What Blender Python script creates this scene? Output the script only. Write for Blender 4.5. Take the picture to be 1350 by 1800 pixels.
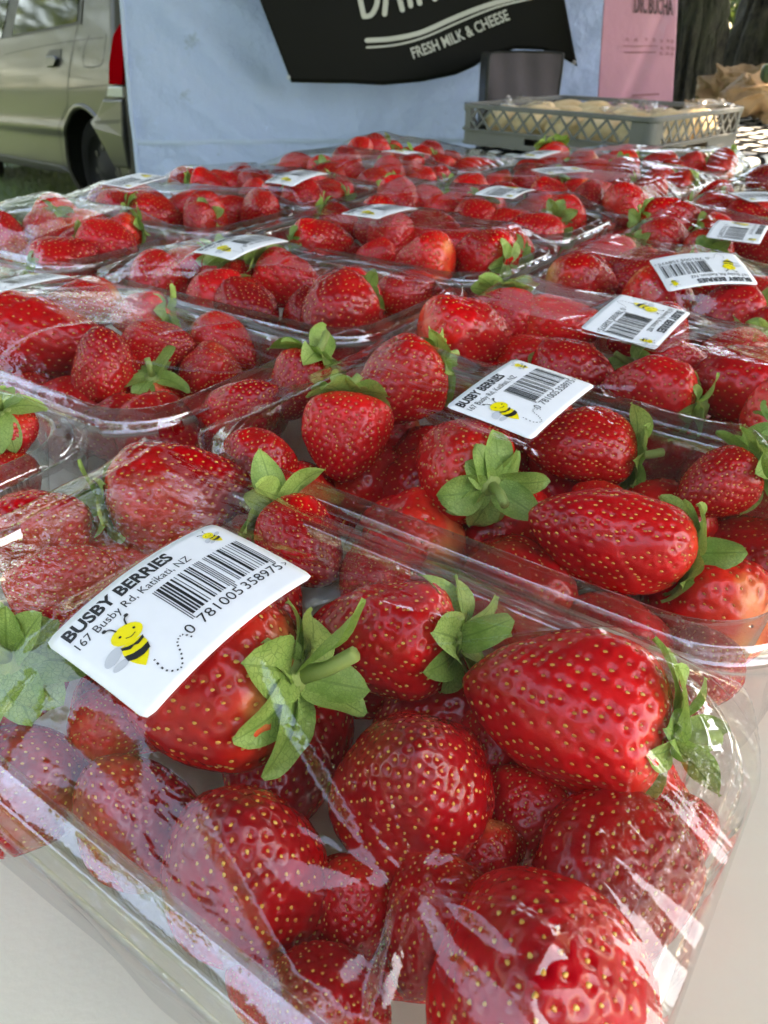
import bpy, bmesh, math, random
import numpy as np
from mathutils import Vector, Matrix, Quaternion
from mathutils.bvhtree import BVHTree

for o in list(bpy.data.objects):
    bpy.data.objects.remove(o, do_unlink=True)
SC = bpy.context.scene
COL = SC.collection
R = math.radians

# ------------------------------------------------------------------ camera
CAM_H, PITCH, FPX = 0.17, R(32.0), 1354.0        # table top is z = 0, ground is z = -0.75
cd = bpy.data.cameras.new('camera')
cam = bpy.data.objects.new('camera', cd); COL.objects.link(cam)
cam.location = (0, 0, CAM_H)
cam.rotation_euler = (R(90) - PITCH, 0, 0)
cd.sensor_fit = 'VERTICAL'; cd.sensor_height = 36.0; cd.lens = 36.0 * FPX / 1800.0
cd.clip_start = 0.005; cd.clip_end = 3000
cd.dof.use_dof = True; cd.dof.focus_distance = 0.185; cd.dof.aperture_fstop = 40
SC.camera = cam
SC.render.resolution_x, SC.render.resolution_y = 768, 1024

# ------------------------------------------------------------------ light
SUN_EL, SUN_AZ = R(52), R(78)                    # azimuth clockwise from +y (towards +x)
sun_dir = Vector((math.sin(SUN_AZ) * math.cos(SUN_EL), math.cos(SUN_AZ) * math.cos(SUN_EL), math.sin(SUN_EL)))
W = bpy.data.worlds.new('World'); SC.world = W; W.use_nodes = True
wn = W.node_tree.nodes; wl = W.node_tree.links; wn.clear()
sky = wn.new('ShaderNodeTexSky'); sky.sky_type = 'NISHITA'; sky.sun_disc = False
sky.sun_elevation = SUN_EL; sky.sun_rotation = SUN_AZ
sky.air_density = 1.0; sky.dust_density = 1.6; sky.ozone_density = 1.0
bg = wn.new('ShaderNodeBackground'); bg.inputs['Strength'].default_value = 0.15
wo = wn.new('ShaderNodeOutputWorld')
wl.new(sky.outputs[0], bg.inputs[0]); wl.new(bg.outputs[0], wo.inputs[0])
sd = bpy.data.lights.new('sun', 'SUN'); sd.energy = 2.2; sd.angle = R(0.53); sd.color = (1, 0.95, 0.86)
so = bpy.data.objects.new('sun', sd); COL.objects.link(so)
so.rotation_euler = (-sun_dir).to_track_quat('-Z', 'Y').to_euler(); so.location = sun_dir * 30
VS = SC.view_settings
VS.view_transform = 'Standard'; VS.look = 'None'; VS.gamma = 1.0; VS.use_curve_mapping = False
VS.exposure = 3.35
VS.use_white_balance = True; VS.white_balance_temperature = 9000; VS.white_balance_tint = 14.0
SC.cycles.use_denoising = True; SC.cycles.use_adaptive_sampling = True; SC.cycles.adaptive_threshold = 0.03
SC.cycles.max_bounces = 10; SC.cycles.diffuse_bounces = 4; SC.cycles.glossy_bounces = 4
SC.cycles.transmission_bounces = 6; SC.cycles.transparent_max_bounces = 32
SC.cycles.caustics_reflective = False; SC.cycles.caustics_refractive = False
SC.cycles.sample_clamp_indirect = 4.0

# ------------------------------------------------------------------ helpers
cp, sp = math.cos(PITCH), math.sin(PITCH)
def ray(u, v):
    x = (u - 675) / FPX; y = -(v - 900) / FPX
    return Vector((x, cp + sp * y, -sp + cp * y))
CAMP = Vector((0, 0, CAM_H))
def at_z(u, v, z):
    d = ray(u, v); return CAMP + d * ((z - CAM_H) / d.z)
def at_y(u, v, Y):
    d = ray(u, v); return CAMP + d * (Y / d.y)
def depth_of(p):
    return p.y * cp + (CAM_H - p.z) * sp
def project(p):
    d = depth_of(p)
    if d < 1e-4: return (-9999, -9999)
    up = p.y * sp + (p.z - CAM_H) * cp
    return (675 + FPX * p.x / d, 900 - FPX * up / d)

def mesh_from(name, verts, faces, smooth=True):
    me = bpy.data.meshes.new(name)
    if isinstance(faces, np.ndarray):
        nv, nf, k = len(verts), len(faces), faces.shape[1]
        me.vertices.add(nv); me.vertices.foreach_set('co', np.asarray(verts, np.float32).ravel())
        me.loops.add(nf * k); me.loops.foreach_set('vertex_index', faces.astype(np.int32).ravel())
        me.polygons.add(nf); me.polygons.foreach_set('loop_start', np.arange(0, nf * k, k, dtype=np.int32))
        me.update(calc_edges=True)
    else:
        me.from_pydata([tuple(v) for v in verts], [], [tuple(f) for f in faces]); me.update()
    if smooth:
        me.polygons.foreach_set('use_smooth', [True] * len(me.polygons))
    me.validate()
    return me
def link(name, me, mat=None, parent=None, loc=None, rot=None):
    o = bpy.data.objects.new(name, me); COL.objects.link(o)
    if mat is not None and me is not None:
        me.materials.clear(); me.materials.append(mat)
    if parent is not None: o.parent = parent
    if loc is not None: o.location = loc
    if rot is not None: o.rotation_euler = rot
    return o
def empty(name, loc=(0, 0, 0), rz=0.0):
    o = bpy.data.objects.new(name, None); COL.objects.link(o); o.location = loc; o.rotation_euler = (0, 0, rz)
    o.empty_display_size = 0.05
    return o
def tag(o, label, cat, group=None):
    o['label'] = label; o['category'] = cat
    if group: o['group'] = group
    return o

class MB:
    """collects simple shapes into one mesh"""
    def __init__(s): s.v = []; s.f = []
    def add(s, vs, fs):
        n = len(s.v); s.v += [tuple(v) for v in vs]; s.f += [tuple(i + n for i in f) for f in fs]; return s
    def box(s, c, d, M=None):
        x, y, z = d[0] / 2, d[1] / 2, d[2] / 2
        vs = [Vector((sx * x, sy * y, sz * z)) for sx in (-1, 1) for sy in (-1, 1) for sz in (-1, 1)]
        if M is not None: vs = [M @ v for v in vs]
        vs = [v + Vector(c) for v in vs]
        return s.add(vs, [(0, 1, 3, 2), (4, 6, 7, 5), (0, 4, 5, 1), (2, 3, 7, 6), (0, 2, 6, 4), (1, 5, 7, 3)])
    def tube(s, pts, r, n=8, caps=True):
        pts = [Vector(p) for p in pts]; rr = r if hasattr(r, '__len__') else [r] * len(pts)
        rings = []; up = Vector((0.13, 0.31, 0.94)).normalized()
        for i, p in enumerate(pts):
            t = (pts[min(i + 1, len(pts) - 1)] - pts[max(i - 1, 0)]).normalized()
            a = t.cross(up)
            if a.length < 1e-4: a = t.cross(Vector((1, 0, 0)))
            a.normalize(); b = t.cross(a)
            rings.append([p + (a * math.cos(2 * math.pi * k / n) + b * math.sin(2 * math.pi * k / n)) * rr[i] for k in range(n)])
        vs = [v for rg in rings for v in rg]; fs = []
        for i in range(len(pts) - 1):
            for k in range(n):
                fs.append((i * n + k, i * n + (k + 1) % n, (i + 1) * n + (k + 1) % n, (i + 1) * n + k))
        if caps:
            fs.append(tuple(range(n - 1, -1, -1))); m = (len(pts) - 1) * n; fs.append(tuple(range(m, m + n)))
        return s.add(vs, fs)
    def prism(s, poly, fn, d):
        """poly in 2D, fn(x, y, w) -> 3D point with w in {0, d}"""
        n = len(poly)
        vs = [fn(x, y, 0) for x, y in poly] + [fn(x, y, d) for x, y in poly]
        fs = [tuple(range(n)), tuple(range(2 * n - 1, n - 1, -1))] + [(i, i + n, (i + 1) % n + n, (i + 1) % n) for i in range(n)]
        return s.add(vs, fs)
    def build(s, name, mat=None, parent=None, smooth=False, bevel=0.0, seg=2):
        me = bpy.data.meshes.new(name); me.from_pydata(s.v, [], s.f); me.update()
        bm = bmesh.new(); bm.from_mesh(me)
        bmesh.ops.recalc_face_normals(bm, faces=bm.faces)
        if bevel > 0:
            es = [e for e in bm.edges if len(e.link_faces) == 2 and e.calc_face_angle(0) > 0.6]
            bmesh.ops.bevel(bm, geom=es, offset=bevel, segments=seg, affect='EDGES', profile=0.5, clamp_overlap=True)
        bm.to_mesh(me); bm.free()
        if smooth:
            me.polygons.foreach_set('use_smooth', [True] * len(me.polygons))
        return link(name, me, mat, parent)

# smooth value noise (numpy, 3D)
class Noise:
    def __init__(s, seed, n=32):
        s.n = n; s.g = np.random.RandomState(seed).rand(n, n, n)
    def __call__(s, P):
        P = np.asarray(P, float); i = np.floor(P).astype(int); f = P - i; f = f * f * (3 - 2 * f); n = s.n
        x0, y0, z0 = (i[..., 0] % n, i[..., 1] % n, i[..., 2] % n); x1, y1, z1 = (x0 + 1) % n, (y0 + 1) % n, (z0 + 1) % n
        fx, fy, fz = f[..., 0], f[..., 1], f[..., 2]; g = s.g
        a = g[x0, y0, z0] * (1 - fx) + g[x1, y0, z0] * fx; b = g[x0, y1, z0] * (1 - fx) + g[x1, y1, z0] * fx
        c = g[x0, y0, z1] * (1 - fx) + g[x1, y0, z1] * fx; d = g[x0, y1, z1] * (1 - fx) + g[x1, y1, z1] * fx
        return ((a * (1 - fy) + b * fy) * (1 - fz) + (c * (1 - fy) + d * fy) * fz) * 2 - 1
NZ = Noise(7)
def fbm(P, o=4):
    P = np.asarray(P, float); r = 0; a = 1.0
    for k in range(o):
        r = r + a * NZ(P * (2 ** k) + k * 5.3); a *= 0.5
    return r
def ridged(P, o=4):
    P = np.asarray(P, float); r = 0; a = 1.0
    for k in range(o):
        r = r + a * (1 - np.abs(NZ(P * (2 ** k) + k * 3.7)) * 2); a *= 0.5
    return r

# ------------------------------------------------------------------ materials
def new_mat(name):
    m = bpy.data.materials.new(name); m.use_nodes = True
    nt = m.node_tree; nt.nodes.clear()
    out = nt.nodes.new('ShaderNodeOutputMaterial')
    return m, nt, out
def N(nt, t, **kw):
    n = nt.nodes.new(t)
    for k, v in kw.items():
        if k in n.inputs: n.inputs[k].default_value = v
        else: setattr(n, k, v)
    return n
def col4(c): return (c[0], c[1], c[2], 1)
def simple(name, c, rough=0.5, c2=None, scale=8.0, bump=0.0, bscale=60.0, metal=0.0, spec=0.5, coat=0.0, detail=5.0, lo=0.35, hi=0.7, sheen=0.0, bdist=0.01):
    m, nt, out = new_mat(name)
    p = N(nt, 'ShaderNodeBsdfPrincipled', Roughness=rough, Metallic=metal)
    p.inputs['Specular IOR Level'].default_value = spec; p.inputs['Coat Weight'].default_value = coat
    p.inputs['Coat Roughness'].default_value = 0.08; p.inputs['Base Color'].default_value = col4(c)
    tc = N(nt, 'ShaderNodeTexCoord')
    if c2 is not None:
        no = N(nt, 'ShaderNodeTexNoise', Scale=scale, Detail=detail, Roughness=0.6)
        nt.links.new(tc.outputs['Object'], no.inputs['Vector'])
        rp = N(nt, 'ShaderNodeValToRGB'); rp.color_ramp.elements[0].position = lo; rp.color_ramp.elements[1].position = hi
        rp.color_ramp.elements[0].color = col4(c); rp.color_ramp.elements[1].color = col4(c2)
        nt.links.new(no.outputs['Fac'], rp.inputs['Fac']); nt.links.new(rp.outputs['Color'], p.inputs['Base Color'])
    if bump > 0:
        nb = N(nt, 'ShaderNodeTexNoise', Scale=bscale, Detail=6.0, Roughness=0.6)
        nt.links.new(tc.outputs['Object'], nb.inputs['Vector'])
        bp = N(nt, 'ShaderNodeBump', Strength=bump, Distance=bdist)
        nt.links.new(nb.outputs['Fac'], bp.inputs['Height']); nt.links.new(bp.outputs['Normal'], p.inputs['Normal'])
    nt.links.new(p.outputs[0], out.inputs[0])
    return m

def film_mat(name, f0=0.075, rough=0.03, haze=0.02, tint=(1, 1, 1), bump=0.25, bscale=140.0, stretch=(1, 1, 1), bdist=0.0006, power=5.0):
    """thin clear plastic: straight-through transmission plus a Fresnel-weighted reflection"""
    m, nt, out = new_mat(name); L = nt.links.new
    tc = N(nt, 'ShaderNodeTexCoord'); mp = N(nt, 'ShaderNodeMapping'); mp.inputs['Scale'].default_value = stretch
    L(tc.outputs['Object'], mp.inputs['Vector'])
    nb = N(nt, 'ShaderNodeTexNoise', Scale=bscale, Detail=3.0, Roughness=0.5); L(mp.outputs[0], nb.inputs['Vector'])
    bp = N(nt, 'ShaderNodeBump', Strength=bump, Distance=bdist); L(nb.outputs['Fac'], bp.inputs['Height'])
    ge = N(nt, 'ShaderNodeNewGeometry')
    dt = N(nt, 'ShaderNodeVectorMath', operation='DOT_PRODUCT'); L(bp.outputs['Normal'], dt.inputs[0]); L(ge.outputs['Incoming'], dt.inputs[1])
    ab = N(nt, 'ShaderNodeMath', operation='ABSOLUTE'); L(dt.outputs['Value'], ab.inputs[0])
    iv = N(nt, 'ShaderNodeMath', operation='SUBTRACT'); iv.inputs[0].default_value = 1.0; L(ab.outputs[0], iv.inputs[1]); iv.use_clamp = True
    pw = N(nt, 'ShaderNodeMath', operation='POWER'); L(iv.outputs[0], pw.inputs[0]); pw.inputs[1].default_value = power
    ma = N(nt, 'ShaderNodeMath', operation='MULTIPLY_ADD'); L(pw.outputs[0], ma.inputs[0]); ma.inputs[1].default_value = 1 - f0; ma.inputs[2].default_value = f0
    ma.use_clamp = True
    tr = N(nt, 'ShaderNodeBsdfTransparent'); tr.inputs['Color'].default_value = col4(tint)
    df = N(nt, 'ShaderNodeBsdfDiffuse'); df.inputs['Color'].default_value = (0.8, 0.8, 0.8, 1)
    tl = N(nt, 'ShaderNodeBsdfTranslucent'); tl.inputs['Color'].default_value = (0.8, 0.8, 0.8, 1)
    dm = N(nt, 'ShaderNodeMixShader'); dm.inputs[0].default_value = 0.5; L(df.outputs[0], dm.inputs[1]); L(tl.outputs[0], dm.inputs[2])
    hz = N(nt, 'ShaderNodeMixShader'); hz.inputs[0].default_value = haze; L(tr.outputs[0], hz.inputs[1]); L(dm.outputs[0], hz.inputs[2])
    gl = N(nt, 'ShaderNodeBsdfGlossy', Roughness=rough); L(bp.outputs['Normal'], gl.inputs['Normal'])
    mx = N(nt, 'ShaderNodeMixShader'); L(ma.outputs[0], mx.inputs[0]); L(hz.outputs[0], mx.inputs[1]); L(gl.outputs[0], mx.inputs[2])
    L(mx.outputs[0], out.inputs[0])
    return m

def berry_mat():
    m, nt, out = new_mat('berry_flesh'); L = nt.links.new
    at = N(nt, 'ShaderNodeAttribute', attribute_name='axis'); oi = N(nt, 'ShaderNodeObjectInfo'); tc = N(nt, 'ShaderNodeTexCoord')
    no = N(nt, 'ShaderNodeTexNoise', Scale=2.2, Detail=3.0); L(tc.outputs['Object'], no.inputs['Vector'])
    # ripeness: paler, more orange close to the calyx, amount differs from berry to berry
    md = N(nt, 'ShaderNodeMath', operation='MULTIPLY_ADD'); L(no.outputs['Fac'], md.inputs[0]); md.inputs[1].default_value = 0.30; md.inputs[2].default_value = -0.15
    rnd = N(nt, 'ShaderNodeMath', operation='MULTIPLY_ADD'); L(oi.outputs['Random'], rnd.inputs[0]); rnd.inputs[1].default_value = 0.18; rnd.inputs[2].default_value = -0.14
    s1 = N(nt, 'ShaderNodeMath', operation='ADD'); L(at.outputs['Fac'], s1.inputs[0]); L(md.outputs[0], s1.inputs[1])
    s2 = N(nt, 'ShaderNodeMath', operation='ADD'); L(s1.outputs[0], s2.inputs[0]); L(rnd.outputs[0], s2.inputs[1])
    rp = N(nt, 'ShaderNodeValToRGB'); cr = rp.color_ramp
    cr.elements[0].position = 0.0; cr.elements[0].color = (0.34, 0.0025, 0.007, 1)
    cr.elements[1].position = 1.0; cr.elements[1].color = (0.80, 0.26, 0.08, 1)
    for p_, c_ in ((0.35, (0.50, 0.0038, 0.007, 1)), (0.78, (0.62, 0.0065, 0.008, 1)), (0.93, (0.70, 0.030, 0.012, 1))):
        e = cr.elements.new(p_); e.color = c_
    L(s2.outputs[0], rp.inputs['Fac'])
    # dimple bottoms are a touch deeper in colour
    pit = N(nt, 'ShaderNodeAttribute', attribute_name='pit')
    mixc = N(nt, 'ShaderNodeMix', data_type='RGBA', blend_type='MIX'); L(pit.outputs['Fac'], mixc.inputs[0])
    # every berry has its own depth of colour; blotches of deeper red on the skin
    r2 = N(nt, 'ShaderNodeMath', operation='MULTIPLY'); L(oi.outputs['Random'], r2.inputs[0]); r2.inputs[1].default_value = 7.31
    r3 = N(nt, 'ShaderNodeMath', operation='FRACT'); L(r2.outputs[0], r3.inputs[0])
    nb2 = N(nt, 'ShaderNodeTexNoise', Scale=5.0, Detail=4.0); L(tc.outputs['Object'], nb2.inputs['Vector'])
    r4 = N(nt, 'ShaderNodeMath', operation='MULTIPLY_ADD'); L(r3.outputs[0], r4.inputs[0]); r4.inputs[1].default_value = 0.50; L(nb2.outputs['Fac'], r4.inputs[2])
    r5 = N(nt, 'ShaderNodeMath', operation='ADD'); L(r4.outputs[0], r5.inputs[0]); r5.inputs[1].default_value = 0.20
    hs = N(nt, 'ShaderNodeHueSaturation'); L(r5.outputs[0], hs.inputs['Value']); L(rp.outputs['Color'], hs.inputs['Color'])
    L(hs.outputs['Color'], mixc.inputs[6]); mixc.inputs[7].default_value = (0.38, 0.003, 0.004, 1)
    p = N(nt, 'ShaderNodeBsdfPrincipled', Roughness=0.26)
    L(mixc.outputs[2], p.inputs['Base Color'])
    p.inputs['Specular IOR Level'].default_value = 0.30
    p.inputs['Subsurface Weight'].default_value = 0.0; p.inputs['Subsurface Radius'].default_value = (1.0, 0.25, 0.2); p.inputs['Subsurface Scale'].default_value = 0.003
    p.inputs['Coat Weight'].default_value = 0.25; p.inputs['Coat Roughness'].default_value = 0.06
    nb = N(nt, 'ShaderNodeTexNoise', Scale=26.0, Detail=3.0); L(tc.outputs['Object'], nb.inputs['Vector'])
    bp = N(nt, 'ShaderNodeBump', Strength=0.22, Distance=0.0006); L(nb.outputs['Fac'], bp.inputs['Height']); L(bp.outputs['Normal'], p.inputs['Normal']); L(bp.outputs['Normal'], p.inputs['Coat Normal'])
    L(p.outputs[0], out.inputs[0])
    return m

def seed_mat():
    m, nt, out = new_mat('berry_seed'); L = nt.links.new
    at = N(nt, 'ShaderNodeAttribute', attribute_name='tone')
    rp = N(nt, 'ShaderNodeValToRGB'); cr = rp.color_ramp
    cr.elements[0].color = (0.50, 0.11, 0.015, 1); cr.elements[1].color = (0.74, 0.46, 0.09, 1)
    e = cr.elements.new(0.45); e.color = (0.66, 0.32, 0.04, 1)
    L(at.outputs['Fac'], rp.inputs['Fac'])
    p = N(nt, 'ShaderNodeBsdfPrincipled', Roughness=0.3); p.inputs['Coat Weight'].default_value = 0.3
    L(rp.outputs['Color'], p.inputs['Base Color']); L(p.outputs[0], out.inputs[0])
    return m

def leaf_mat(name='sepal', a=(0.19, 0.34, 0.055), b=(0.40, 0.56, 0.14), vein=(0.13, 0.25, 0.035), tr=0.3):
    m, nt, out = new_mat(name); L = nt.links.new
    uv = N(nt, 'ShaderNodeUVMap'); sx = N(nt, 'ShaderNodeSeparateXYZ'); L(uv.outputs[0], sx.inputs[0])
    tc = N(nt, 'ShaderNodeTexCoord'); oi = N(nt, 'ShaderNodeObjectInfo')
    no = N(nt, 'ShaderNodeTexNoise', Scale=12.0, Detail=4.0); L(tc.outputs['Object'], no.inputs['Vector'])
    ad = N(nt, 'ShaderNodeMath', operation='MULTIPLY_ADD'); L(oi.outputs['Random'], ad.inputs[0]); ad.inputs[1].default_value = 0.5; L(no.outputs['Fac'], ad.inputs[2])
    rp = N(nt, 'ShaderNodeValToRGB'); rp.color_ramp.elements[0].position = 0.35; rp.color_ramp.elements[1].position = 1.05
    rp.color_ramp.elements[0].color = col4(a); rp.color_ramp.elements[1].color = col4(b); L(ad.outputs[0], rp.inputs['Fac'])
    # veins: midrib plus a branching net
    ax = N(nt, 'ShaderNodeMath', operation='ABSOLUTE'); L(sx.outputs['X'], ax.inputs[0])
    mr = N(nt, 'ShaderNodeMath', operation='LESS_THAN'); L(ax.outputs[0], mr.inputs[0]); mr.inputs[1].default_value = 0.06
    vo = N(nt, 'ShaderNodeTexVoronoi', feature='DISTANCE_TO_EDGE', Scale=42.0); L(tc.outputs['Object'], vo.inputs['Vector'])
    vl = N(nt, 'ShaderNodeMath', operation='LESS_THAN'); L(vo.outputs['Distance'], vl.inputs[0]); vl.inputs[1].default_value = 0.05
    v2 = N(nt, 'ShaderNodeMath', operation='MULTIPLY'); L(vl.outputs[0], v2.inputs[0]); v2.inputs[1].default_value = 0.8
    vm = N(nt, 'ShaderNodeMath', operation='MAXIMUM'); L(mr.outputs[0], vm.inputs[0]); L(v2.outputs[0], vm.inputs[1])
    v3 = N(nt, 'ShaderNodeMath', operation='MULTIPLY'); L(vm.outputs[0], v3.inputs[0]); v3.inputs[1].default_value = 0.7
    mc = N(nt, 'ShaderNodeMix', data_type='RGBA'); L(v3.outputs[0], mc.inputs[0]); L(rp.outputs['Color'], mc.inputs[6]); mc.inputs[7].default_value = col4(vein)
    p = N(nt, 'ShaderNodeBsdfPrincipled', Roughness=0.5); L(mc.outputs[2], p.inputs['Base Color'])
    bp = N(nt, 'ShaderNodeBump', Strength=0.5, Distance=0.0005); L(vo.outputs['Distance'], bp.inputs['Height']); L(bp.outputs['Normal'], p.inputs['Normal'])
    tl = N(nt, 'ShaderNodeBsdfTranslucent'); L(mc.outputs[2], tl.inputs['Color'])
    mx = N(nt, 'ShaderNodeMixShader'); mx.inputs[0].default_value = tr; L(p.outputs[0], mx.inputs[1]); L(tl.outputs[0], mx.inputs[2])
    L(mx.outputs[0], out.inputs[0])
    return m

M = {}
M['film'] = film_mat('clear_film', f0=0.072, rough=0.03, haze=0.010, bump=0.4, bscale=60.0, stretch=(1, 2.6, 1), bdist=0.0012)
M['tray'] = film_mat('clear_tray', f0=0.13, rough=0.03, haze=0.008, tint=(0.975, 0.985, 0.975), bump=0.3, bscale=90.0, bdist=0.0012)
M['tray_rim'] = film_mat('clear_tray_rim', f0=0.24, rough=0.03, haze=0.02, tint=(0.98, 0.985, 0.98), bump=0.3, bscale=90.0, bdist=0.0012)
M['flesh'] = berry_mat(); M['seed'] = seed_mat(); M['leaf'] = leaf_mat()
M['hub'] = simple('calyx_hub', (0.30, 0.36, 0.09), 0.55, (0.20, 0.30, 0.07), 300, bump=0.4, bscale=900, bdist=0.0005)
M['stem'] = simple('stem', (0.42, 0.42, 0.16), 0.5, (0.30, 0.36, 0.10), 200)
M['paper'] = simple('sticker_paper', (0.82, 0.83, 0.83), 0.42, (0.78, 0.79, 0.79), 90, spec=0.4)
M['ink'] = simple('black_ink', (0.012, 0.012, 0.013), 0.45)
M['bee_yellow'] = simple('yellow_ink', (0.88, 0.72, 0.015), 0.42)
M['bee_grey'] = simple('grey_ink', (0.52, 0.54, 0.56), 0.45)
M['table'] = simple('cream_table', (0.76, 0.715, 0.56), 0.42, (0.70, 0.655, 0.515), 14, bump=0.12, bscale=420, bdist=0.001)
M['tent'] = None

# ================================================================== the setting
GROUND = -0.765
def leaf_cloud(rng, pts, size, flat=0.5):
    """leaf-shaped quads (two triangles folded on the midrib) at the given points"""
    n = len(pts); a = rng.normal(size=(n, 3)); a[:, 2] *= flat; a /= np.linalg.norm(a, axis=1)[:, None]
    b = rng.normal(size=(n, 3)); b -= (b * a).sum(1)[:, None] * a; b /= np.linalg.norm(b, axis=1)[:, None]
    s = size * (0.6 + 0.8 * rng.rand(n))[:, None]
    v = np.stack([pts - a * s, pts + b * s * 0.42, pts + a * s, pts - b * s * 0.42], 1).reshape(-1, 3)
    f = np.arange(4 * n).reshape(n, 4)
    return v, f

M['grass'] = simple('grass_ground', (0.035, 0.075, 0.014), 0.8, (0.075, 0.12, 0.03), 3.5, bump=0.8, bscale=40, bdist=0.03)
g = mesh_from('ground', [(-400, -400, GROUND), (400, -400, GROUND), (400, 400, GROUND), (-400, 400, GROUND)], [(0, 1, 2, 3)], False)
gr = link('ground', g, M['grass']); gr['kind'] = 'structure'
# grass blades where the lawn shows below the van
rng = np.random.RandomState(3)
n = 9000
px = np.stack([rng.uniform(-3.6, -0.9, n), rng.uniform(3.2, 7.5, n)], 1)
hh = rng.uniform(0.02, 0.06, n); an = rng.uniform(0, 6.28, n); w = 0.004
bv = np.zeros((n, 3, 3)); dx, dy = np.cos(an) * w, np.sin(an) * w
bv[:, 0] = np.stack([px[:, 0] - dx, px[:, 1] - dy, np.full(n, GROUND)], 1); bv[:, 1] = np.stack([px[:, 0] + dx, px[:, 1] + dy, np.full(n, GROUND)], 1)
bv[:, 2] = np.stack([px[:, 0] + rng.normal(0, .02, n), px[:, 1] + rng.normal(0, .02, n), GROUND + hh], 1)
M['blade'] = simple('grass_blade', (0.05, 0.10, 0.018), 0.6, (0.09, 0.14, 0.03), 5)
gb = link('grass', mesh_from('grass', bv.reshape(-1, 3), np.arange(3 * n).reshape(n, 3), False), M['blade'])
gb['kind'] = 'stuff'; gb['label'] = 'short lawn grass around the van in shade'; gb['category'] = 'grass'

# ---- the table under the punnets, laid out along the rows of punnets
A1 = Vector((0.815, -0.580, 0)).normalized(); A2 = Vector((0.580, 0.815, 0)).normalized()
def tab(a, b, z=0.0): return A1 * a + A2 * b + Vector((0, 0, z))
tb = empty('folding_table', tab(0, 0.3, GROUND)); tag(tb, 'cream topped table carrying all the strawberry punnets', 'table')
TA0, TA1, TB0, TB1 = -0.72, 0.62, -0.35, 0.93
mb = MB(); mb.v = [tuple(tab(a, b, z)) for z in (-0.028, 0.0) for a, b in ((TA0, TB0), (TA1, TB0), (TA1, TB1), (TA0, TB1))]
mb.f = [(3, 2, 1, 0), (4, 5, 6, 7), (0, 1, 5, 4), (1, 2, 6, 5), (2, 3, 7, 6), (3, 0, 4, 7)]
o = mb.build('tabletop', M['table'], None, bevel=0.006); o.parent = tb; o.matrix_parent_inverse = Matrix.Translation(-tb.location)
M['grey_metal'] = simple('grey_metal', (0.30, 0.31, 0.32), 0.4, metal=0.7)
for a, b in ((TA0 + .08, TB0 + .08), (TA1 - .08, TB0 + .08), (TA1 - .08, TB1 - .08), (TA0 + .08, TB1 - .08)):
    o = MB().tube([tab(a, b, GROUND), tab(a, b, -0.028)], 0.014, 10).build('leg', M['grey_metal'], None, True); o.parent = tb; o.matrix_parent_inverse = Matrix.Translation(-tb.location)

# ---- white gazebo wall behind the stall
def tent_mat():
    m, nt, out = new_mat('tent_fabric'); L = nt.links.new
    tc = N(nt, 'ShaderNodeTexCoord')
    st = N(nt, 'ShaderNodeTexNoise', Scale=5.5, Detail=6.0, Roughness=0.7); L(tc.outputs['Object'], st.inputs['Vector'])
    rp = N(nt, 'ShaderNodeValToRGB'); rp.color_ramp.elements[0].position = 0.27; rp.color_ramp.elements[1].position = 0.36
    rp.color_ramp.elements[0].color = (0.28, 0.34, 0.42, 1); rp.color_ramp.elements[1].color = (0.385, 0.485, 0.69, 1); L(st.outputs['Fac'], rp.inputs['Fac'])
    wv = N(nt, 'ShaderNodeTexNoise', Scale=26.0, Detail=5.0); L(tc.outputs['Object'], wv.inputs['Vector'])
    bp = N(nt, 'ShaderNodeBump', Strength=0.7, Distance=0.02); L(wv.outputs['Fac'], bp.inputs['Height'])
    p = N(nt, 'ShaderNodeBsdfPrincipled', Roughness=0.55); L(rp.outputs[0], p.inputs['Base Color']); L(bp.outputs[0], p.inputs['Normal'])
    tl = N(nt, 'ShaderNodeBsdfTranslucent'); L(rp.outputs[0], tl.inputs['Color'])
    mx = N(nt, 'ShaderNodeMixShader'); mx.inputs[0].default_value = 0.3; L(p.outputs[0], mx.inputs[1]); L(tl.outputs[0], mx.inputs[2]); L(mx.outputs[0], out.inputs[0])
    return m
M['tent'] = tent_mat()
TY = 3.0
tl_, bl_ = at_y(213, 0, TY), at_y(243, 300, TY)
slope = (bl_.x - tl_.x) / (bl_.z - tl_.z)
def tent_x0(z): return tl_.x + slope * (z - tl_.z)
X1 = at_y(1063, 60, TY).x + 0.10
tw = empty('gazebo_wall', (0, TY, GROUND)); tag(tw, 'pale blue-white fabric side wall of a gazebo behind the punnets', 'tent')
def tent_wave(x, z):
    P = np.stack([x * 1.3, z * 1.0, x * 0 + 4.0], -1)
    r = 0.05 * fbm(P, 4)
    q = (x * 0.75 + z * 0.9); r = r + 0.022 * np.sin(q * 31 + 3 * NZ(P * 2)) * np.clip(NZ(P * 1.3 + 9) + 0.25, 0, 1)
    q2 = (x * 0.9 - z * 0.8); r = r + 0.016 * np.sin(q2 * 42 + 4 * NZ(P * 2 + 3)) * np.clip(NZ(P * 1.6 + 3) + 0.1, 0, 1)
    return r
nx, nz = 180, 150
zs = np.linspace(GROUND + 0.02, 1.5, nz); G = []
for z in zs:
    x0 = tent_x0(z); xs = np.linspace(x0, X1, nx); G.append(np.stack([xs, TY + tent_wave(xs, xs * 0 + z), xs * 0 + z], 1))
G = np.concatenate(G); idx = np.arange(nx * nz).reshape(nz, nx)
F4 = np.stack([idx[:-1, :-1], idx[:-1, 1:], idx[1:, 1:], idx[1:, :-1]], -1).reshape(-1, 4)
def reparent(o, p):
    o.parent = p; o.matrix_parent_inverse = p.matrix_basis.inverted(); return o
reparent(link('fabric', mesh_from('fabric', G, F4), M['tent']), tw)
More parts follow.
